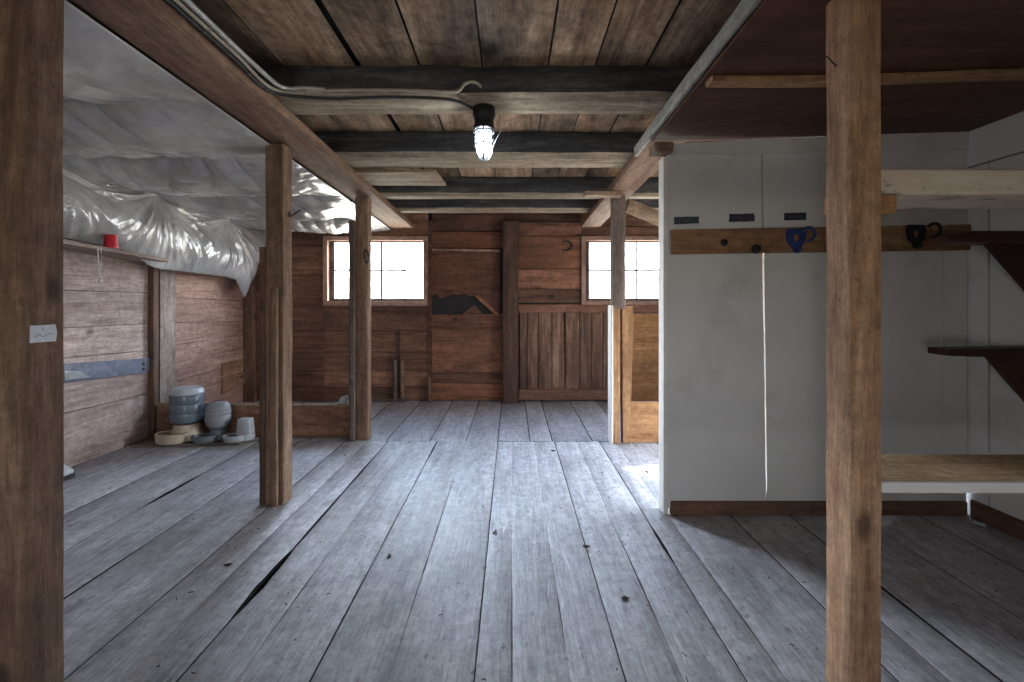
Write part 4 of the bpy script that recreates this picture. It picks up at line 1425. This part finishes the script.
def bridle_hook(px, py, mat, lab, tilt):
    c = at(px, py, YP - .03)
    root = thing('bridle_hook', lab, 'hook', c)
    pl = MB()
    # tapering back plate
    poly = [(-.05, .058), (.046, .058), (.05, .02), (.036, -.02), (.016, -.045), (.014, -.066), (-.012, -.066), (-.016, -.045), (-.042, -.02), (-.052, .02)]
    ring = [(.016 * math.cos(R(a)), .016 * math.sin(R(a)) + .012) for a in range(0, 360, 30)]
    y0, y1 = c.y + .002, c.y + .008
    n = len(poly)
    # plate with a hole: fan strips between outline and ring
    out = []
    for a in range(0, 360, 10):
        d = Vector((math.cos(R(a)), math.sin(R(a))))
        best = 0
        o = Vector((0, .012))
        for i in range(n):
            p, q = Vector(poly[i]), Vector(poly[(i + 1) % n])
            e = q - p
            den = d.x * e.y - d.y * e.x
            if abs(den) < 1e-9:
                continue
            w = p - o
            tt = (w.x * e.y - w.y * e.x) / den
            ss = (w.x * d.y - w.y * d.x) / den
            if tt > 0 and -1e-6 <= ss <= 1 + 1e-6:
                best = max(best, tt)
        out.append((o.x + d.x * best, o.y + d.y * best))
    m = len(out)
    inn = [(.015 * math.cos(R(a)), .02 * math.sin(R(a)) + .012) for a in range(0, 360, 10)]
    v = []
    for yy in (y0, y1):
        v += [(c.x + p[0], yy, c.z + p[1]) for p in out] + [(c.x + p[0], yy, c.z + p[1]) for p in inn]
    f = []
    for i in range(m):
        j = (i + 1) % m
        f += [(i, j, m + j, m + i), (2 * m + i, 3 * m + i, 3 * m + j, 2 * m + j), (i, 2 * m + i, 2 * m + j, j), (m + i, m + j, 3 * m + j, 3 * m + i)]
    pl.add(v, f)
    pl.build('back_plate', mat, root)
    ar = MB()
    pts = []
    for k in range(15):
        a = R(-100 + 250 * k / 14)
        pts.append(c + Vector((0.042 + tilt + .027 * math.cos(a), -.02 - .012 * math.sin(math.pi * k / 14), .026 + .033 * math.sin(a))))
    ar.tube(pts, 0.0075, 7)
    ar.tube([c + Vector((-.005, -.006, -.055)), c + Vector((-.004, -.02, -.06)), c + Vector((0, -.03, -.045))], 0.008, 7)
    ar.build('hook_arm', mat, root, smooth=60)


bridle_hook(797, 240, M['blue'], 'blue bridle hook on the brown rail', 0.0)
bridle_hook(917, 236, M['black_metal'], 'black bridle hook on the brown rail near the wall corner', 0.02)

for (x0, x1, y0, y1, mt, lab, seed) in ((674, 699, 216.5, 224.5, 'tape_pale', 'slate-coloured tape strip above the rail beside the white stud', 1),
                                        (729, 754, 213.5, 222, 'tape', 'dark tape strip with torn end above the rail, middle of the three', 2),
                                        (784, 806, 212.5, 220.5, 'tape', 'neat black tape strip on the partition above the blue hook', 3)):
    a, b = at(x0, y1, YP), at(x1, y0, YP)
    mb = MB()
    poly = []
    for k in range(9):
        s = k / 8
        poly.append((a.x + (b.x - a.x) * s, a.z + 0.003 * s * (2 if seed == 1 else 1) + (0.0025 * nz(s * 9, seed) if seed < 3 else 0)))
    for k in range(6):
        s = k / 5
        poly.append((b.x + (0.006 * nz(s * 8, seed + .5) if seed != 3 else 0), a.z + (b.z - a.z) * s))
    for k in range(9):
        s = 1 - k / 8
        poly.append((a.x + (b.x - a.x) * s, b.z + 0.003 * s - 0.003 + 0.0015 * nz(s * 9, seed + 4)))
    for k in range(1, 5):
        s = 1 - k / 5
        poly.append((a.x + (0.008 * nz(s * 8, seed + .9) if seed == 2 else 0), a.z + (b.z - a.z) * s))
    mb.prism(poly, 'Y', YP - 0.0022, YP - 0.0002)
    o = mb.build('tape_label', M[mt])
    tag(o, lab, 'tape')
    mk = MB()
    zc = (a.z + b.z) / 2
    x = a.x + .02
    k = 0
    while x < b.x - .025:
        mk.tube([Vector((x, YP - .0024, zc - .006)), Vector((x + .005, YP - .0024, zc + .007 * nz(k * 3.3, seed) + .002)), Vector((x + .010, YP - .0024, zc - .004 + .008 * nz(k * 2.1, seed + 3)))], 0.0007, 5)
        x += .0135
        k += 1
    mk.build('faded_writing', M['tape_mark'], o)

# ------------------------------------------------------------------ shelf planks and saddle racks in the tack bay
t = thing('shelf_plank', 'upper plank with peeling cream paint behind the rough post', 'plank', (1.6, 1.34, 1.4))
n = 24
mb = MB()
pts = [Vector((0.962 + 1.37 * i / n, 1.355, 1.445)) for i in range(n + 1)]
mb.sweep(pts, rect(0.21, 0.076, 4, 0.008), jit=0.003, seed=51, freq=5)
mb.v = [(p[0] + (max(0.0, p[1] - 1.25) * 0.66 if p[0] < 1.0 else (max(0.0, p[1] - 1.25) * 0.45 if p[0] < 1.06 else 0.0)), p[1], p[2]) for p in mb.v]
mb.build('plank_body', M['peel'], t, smooth=40)
mb = MB()
mb.box(0.93, 1.118, 1.249, 1.285, 1.352, 1.4055)
part_label(mb.build('support_block', M['orange_h'], t, bevel=0.003), 'small orange wood block under the plank end')
t = thing('shelf_plank', 'lower plank with bare pine top and grey front edge behind the rough post', 'plank', (1.6, 1.36, 0.542))
mb = MB()
mb.prism([(0.968, 1.258), (2.335, 1.258), (2.335, 1.475), (1.105, 1.475)], 'Z', 0.545, 0.571)
mb.build('plank_body', M['pine_top'], t, bevel=0.002)
mb = MB()
mb.box(0.968, 2.335, 1.247, 1.257, 0.540, 0.570)
part_label(mb.build('edge_strip', M['paint'], t, bevel=0.001), 'grey-white painted front edge')

for (zt, yr, lab, tip) in ((1.398, 1.90, 'upper dark red saddle rack on the painted side wall, level with the hooks', 0.0), (0.885, 1.93, 'lower dark red saddle rack on the painted side wall', 0.006)):
    t = thing('saddle_rack', lab, 'saddle rack', (XR - 0.01, yr, zt - 0.35))
    mb = MB()
    xt = (938 - 512) / F * yr
    mb.prism([(xt, zt - .042), (xt - .002, zt - 0.018), (xt + .10, zt), (XR - .004, zt), (XR - .004, zt - .05), (xt + .02, zt - .05)], 'Y', yr - 0.05, yr + 0.05) if tip == 0 else \
        mb.prism([(xt, zt - .03), (xt, zt), (XR - .004, zt + .006), (XR - .004, zt - .032), (xt + .1, zt - .034)], 'Y', yr - 0.05, yr + 0.05)
    mb.build('arm_board', M['stain'], t, bevel=0.004)
    mb = MB()
    x0 = (985 - 512) / F * yr
    b0 = zt - (.05 if tip == 0 else .033)
    mb.prism([(x0, b0), (XR - .004, b0), (XR - .004, b0 - (XR - x0) * 1.12)], 'Y', yr - 0.012, yr + 0.012)
    mb.build('gusset', M['stain'], t, bevel=0.002)

# pale crumbs in the wall corner
for k, (px, py) in enumerate(((977, 524), (983, 526))):
    p = at(px, py, 2.1)
    d = EYE * F / (py - HOR)
    p = Vector(((px - 512) / F * d, d, 0.0))
    mb = MB()
    mb.lathe([(0, 0), (.012, .001), (.015, .006), (.009, .013), (0, .015)], p, 9, wob=lambda a, h: 1 + .25 * math.sin(3 * a + k))
    tag(mb.build('crumb', M['chip_pale'], smooth=60), 'pale crumb of debris on the floor in the partition corner', 'crumb', 'crumbs in the partition corner')

# ------------------------------------------------------------------ pet feeders on their board
mb = MB()
mb.hexa([(-2.84, 3.20, 0.004), (-2.06, 3.255, 0.004), (-1.98, 3.44, 0.004), (-2.86, 3.44, 0.004), (-2.84, 3.20, 0.018), (-2.06, 3.255, 0.018), (-1.98, 3.44, 0.018), (-2.86, 3.44, 0.018)])
tag(mb.build('feeding_board', M['mat'], bevel=0.002), 'flat stained board on the floor under the pet feeders', 'board')
ZM = 0.0185


def dish(mb, c, r, h, sx=1.0, sy=1.0, lip=0.010):
    mb.lathe([(r * .86, 0), (r * .95, .006), (r, h * .8), (r * 1.02, h), (r * 1.0 - lip * .5, h + .003), (r - lip, h), (r - lip * 1.2, h * .5), (r * .75, .012), (0, .010)], c, 28, sx, sy)


# large water bottle
bx_, by_ = (188.5 - 512) / F * 3.36, 3.345
t = thing('pet_waterer', 'large clouded blue bottle on a beige bowl base, biggest of the pet feeders', 'pet feeder', (bx_, by_, ZM))
mb = MB()
mb.lathe([(.095, 0.0), (.112, .012), (.112, .05), (.098, .085), (.085, .125), (.07, .128), (.0, .128)], (bx_, by_, ZM), 28, 1.0, 0.85)
mb.build('base', M['beige'], t, smooth=40)
mb = MB()
dish(mb, (bx_ - .055, by_ - .082, ZM + .001), .112, .072, 1.05, .62)
part_label(mb.build('bowl', M['beige'], t, smooth=40), 'beige scooped bowl')
mb = MB()
mb.lathe([(0, .026), (.096, .026), (.094, .03), (0, .032)], (bx_ - .055, by_ - .082, ZM + .001), 24, 1.05, .62)
mb.build('dregs', M['kibble'], t, smooth=40)
mb = MB()
mb.lathe([(.06, .13), (.09, .135), (.112, .15), (.117, .175), (.117, .205), (.113, .212), (.117, .22), (.117, .275), (.113, .283), (.117, .291), (.117, .345), (.113, .352), (.0, .352)],
         (bx_, by_, ZM), 32, 1.0, 0.85)
mb.build('bottle', M['bottle'], t, smooth=40)
mb = MB()
mb.lathe([(.112, .353), (.117, .356), (.117, .372), (.108, .388), (.104, .398), (.09, .404), (0, .405)], (bx_, by_, ZM), 32, 1.0, 0.85)
part_label(mb.build('lid', M['grey_pale'], t, smooth=40), 'pale grey top')
mb = MB()
mb.lathe([(0, .15), (.105, .15), (.107, .255), (0, .257)], (bx_, by_, ZM), 28, 1.0, .85)
mb.build('water', M['grey_pl'], t, smooth=40)

# middle feeder with a round jar
jx, jy = (219 - 512) / F * 3.37, 3.36
t = thing('pet_feeder', 'round clouded jar on a grey dish, between the big bottle and the square hopper', 'pet feeder', (jx, jy, ZM))
mb = MB()
mb.lathe([(.07, 0.0), (.078, .008), (.075, .03), (.06, .045), (.055, .07), (.066, .082), (.066, .09), (0, .09)], (jx, jy, ZM), 24, 1, .8)
mb.build('base', M['grey_pl'], t, smooth=40)
mb = MB()
dish(mb, (jx - .055, jy - .075, ZM + .001), .088, .048, 1.05, .65)
mb.build('dish', M['grey_pl'], t, smooth=40)
mb = MB()
mb.lathe([(.055, .09), (.072, .098), (.086, .12), (.092, .15), (.092, .185), (.088, .19), (.092, .195), (.092, .215), (.088, .22), (.091, .226), (.086, .252), (.074, .275), (.06, .285), (0, .286)], (jx, jy, ZM), 28, 1, .85)
mb.build('jar', M['jar'], t, smooth=40)
mb = MB()
mb.lathe([(0, .10), (.062, .10), (.082, .135), (.086, .16), (0, .163)], (jx, jy, ZM), 24, 1, .85)
mb.build('leftover_feed', M['grey_pl'], t, smooth=40)

# small feeder with a square hopper
hx, hy = (246 - 512) / F * 3.35, 3.345
t = thing('pet_feeder', 'small grey dish with a pale square hopper, smallest of the pet feeders', 'pet feeder', (hx, hy, ZM))
mb = MB()
dish(mb, (hx - .06, hy - .045, ZM), .078, .045, 1.0, .72)
mb.lathe([(.062, 0), (.068, .01), (.068, .045), (.06, .05), (0, .05)], (hx, hy, ZM), 20, 1.0, .8)
mb.build('dish', M['grey_pale'], t, smooth=40)
mb = MB()
w0, w1, d = .05, .054, .04
mb.hexa([(hx - w1, hy - d, ZM + .045), (hx + w1, hy - d, ZM + .045), (hx + w1, hy + d, ZM + .045), (hx - w1, hy + d, ZM + .045),
         (hx - w0 * .92, hy - d * .8, ZM + .165), (hx + w0 * .92, hy - d * .8, ZM + .165), (hx + w0 * .92, hy + d * .8, ZM + .165), (hx - w0 * .92, hy + d * .8, ZM + .165)])
mb.build('hopper', M['grey_pale'], t, bevel=0.012, smooth=40)

# ------------------------------------------------------------------ shoe half hidden by the tag post
sy_ = 2.64
sx_ = -2.80
t = thing('old_shoe', 'pale grey shoe with black sole, half hidden behind the post with the tag', 'shoe', (sx_, sy_, 0))
mb = MB()
sec_pts = [(-.13, .036, .06), (-.09, .041, .085), (-.03, .042, .085), (.03, .045, .065), (.08, .046, .048), (.115, .04, .038), (.135, .02, .022)]
v = []
S = 12
for (dx, hw, hh) in sec_pts:
    for k in range(S):
        a = 2 * math.pi * k / S
        v.append((sx_ + dx * .62, sy_ + hw * math.cos(a), 0.03 + max(0.0, hh * math.sin(a)) + (0 if math.sin(a) > 0 else .004 * math.sin(a))))
f = [tuple(range(S - 1, -1, -1)), tuple((len(sec_pts) - 1) * S + k for k in range(S))]
for i in range(len(sec_pts) - 1):
    for k in range(S):
        f.append((i * S + k, i * S + (k + 1) % S, (i + 1) * S + (k + 1) % S, (i + 1) * S + k))
mb.add(v, f)
mb.build('upper', M['shoe'], t, smooth=60)
mb = MB()
out = [(-.135, -.03), (-.09, -.044), (0, -.043), (.08, -.05), (.125, -.04), (.142, 0), (.125, .04), (.08, .05), (0, .043), (-.09, .044), (-.135, .03)]
mb.prism([(sx_ + a * .62, sy_ + b) for a, b in out], 'Z', 0.0, 0.03)
mb.build('sole', M['rubber'], t, bevel=0.004)

# ------------------------------------------------------------------ litter on the floor


def on_floor(px, py):
    d = EYE * F / (py - HOR)
    return Vector(((px - 512) / F * d, d, 0.0))


bits = [(750, 600, .020, .007, M['chip_pale'], 'pale blue scrap lying on the grey floorboards near the rough post', 'scrap'),
        (586, 547, .022, .012, M['chip_dark'], 'dark clod on the floorboards in the middle of the floor', 'clod'),
        (389, 557, .022, .012, M['chip_dark'], 'dark crumpled leaf in a floor seam before the tag post side', 'leaf'),
        (625, 598, .022, .008, M['chip_dark'], 'dark leaf scrap on the floor between the clod and the pale blue scrap', 'leaf'),
        (495, 533, .030, .006, M['straw'], 'dark flat chip on the long seam in mid floor', 'chip'),
        (228, 565, .022, .008, M['chip_dark'], 'dark oval chip on the floor beyond the wide gap', 'chip'),
        (647, 472, .020, .010, M['chip_dark'], 'small brown leaf in the patch of sunlight', 'leaf'),
        (553, 451, .022, .012, M['chip_dark'], 'dark crumb close to the cross seam of the floor', 'crumb'),
        (948, 546, .014, .008, M['chip_pale'], 'pale pebble on the shadowed floor of the tack bay', 'pebble')]
for k, (px, py, r, h, mt, lab, cat) in enumerate(bits):
    p = on_floor(px, py)
    mb = MB()
    r *= .65
    h *= .7
    mb.lathe([(0, 0.0), (r * .9, .0005), (r, h * .35), (r * .6, h * .85), (0, h)], p, 14, 1.0 if k % 2 else .55, .6 if k % 2 else 1.25, wob=lambda a, hh: 1 + .3 * math.sin(3 * a + k) + .18 * math.sin(5 * a + 2 * k))
    tag(mb.build('floor_' + cat, mt, smooth=50), lab, cat)

mb = MB()
r2 = random.Random(3)
for k in range(300):
    x = r2.uniform(-2.7, 2.2)
    y = r2.uniform(1.0, 4.4) if r2.random() < .8 else r2.uniform(1.0, 2.2)
    if 0.7 < x and y > 2.15:
        continue
    if x < -1.9 and 3.1 < y < 3.5 or any(abs(x - a) < .12 and abs(y - b) < .12 for a, b in ((-1.28, 2.36), (-1.2, 3.42), (.83, 3.34), (.95, 1.2), (-1.25, 1.1))):
        continue
    L_ = r2.uniform(.002, .010)
    a = r2.uniform(0, math.pi)
    c = Vector((x, y, .0035))
    d = Vector((math.cos(a), math.sin(a), 0)) * L_
    mb.tube([c - d, c + Vector((0, 0, r2.uniform(.0, .003))) + Vector((-d.y, d.x, 0)) * r2.uniform(-.3, .3), c + d], r2.uniform(.0006, .0018), 5)
o = tag(mb.build('straw_litter', M['straw'], origin=(0, 2, 0), weld=False), 'scattered bits of straw and dirt over the grey floorboards', 'litter')
o['kind'] = 'stuff'
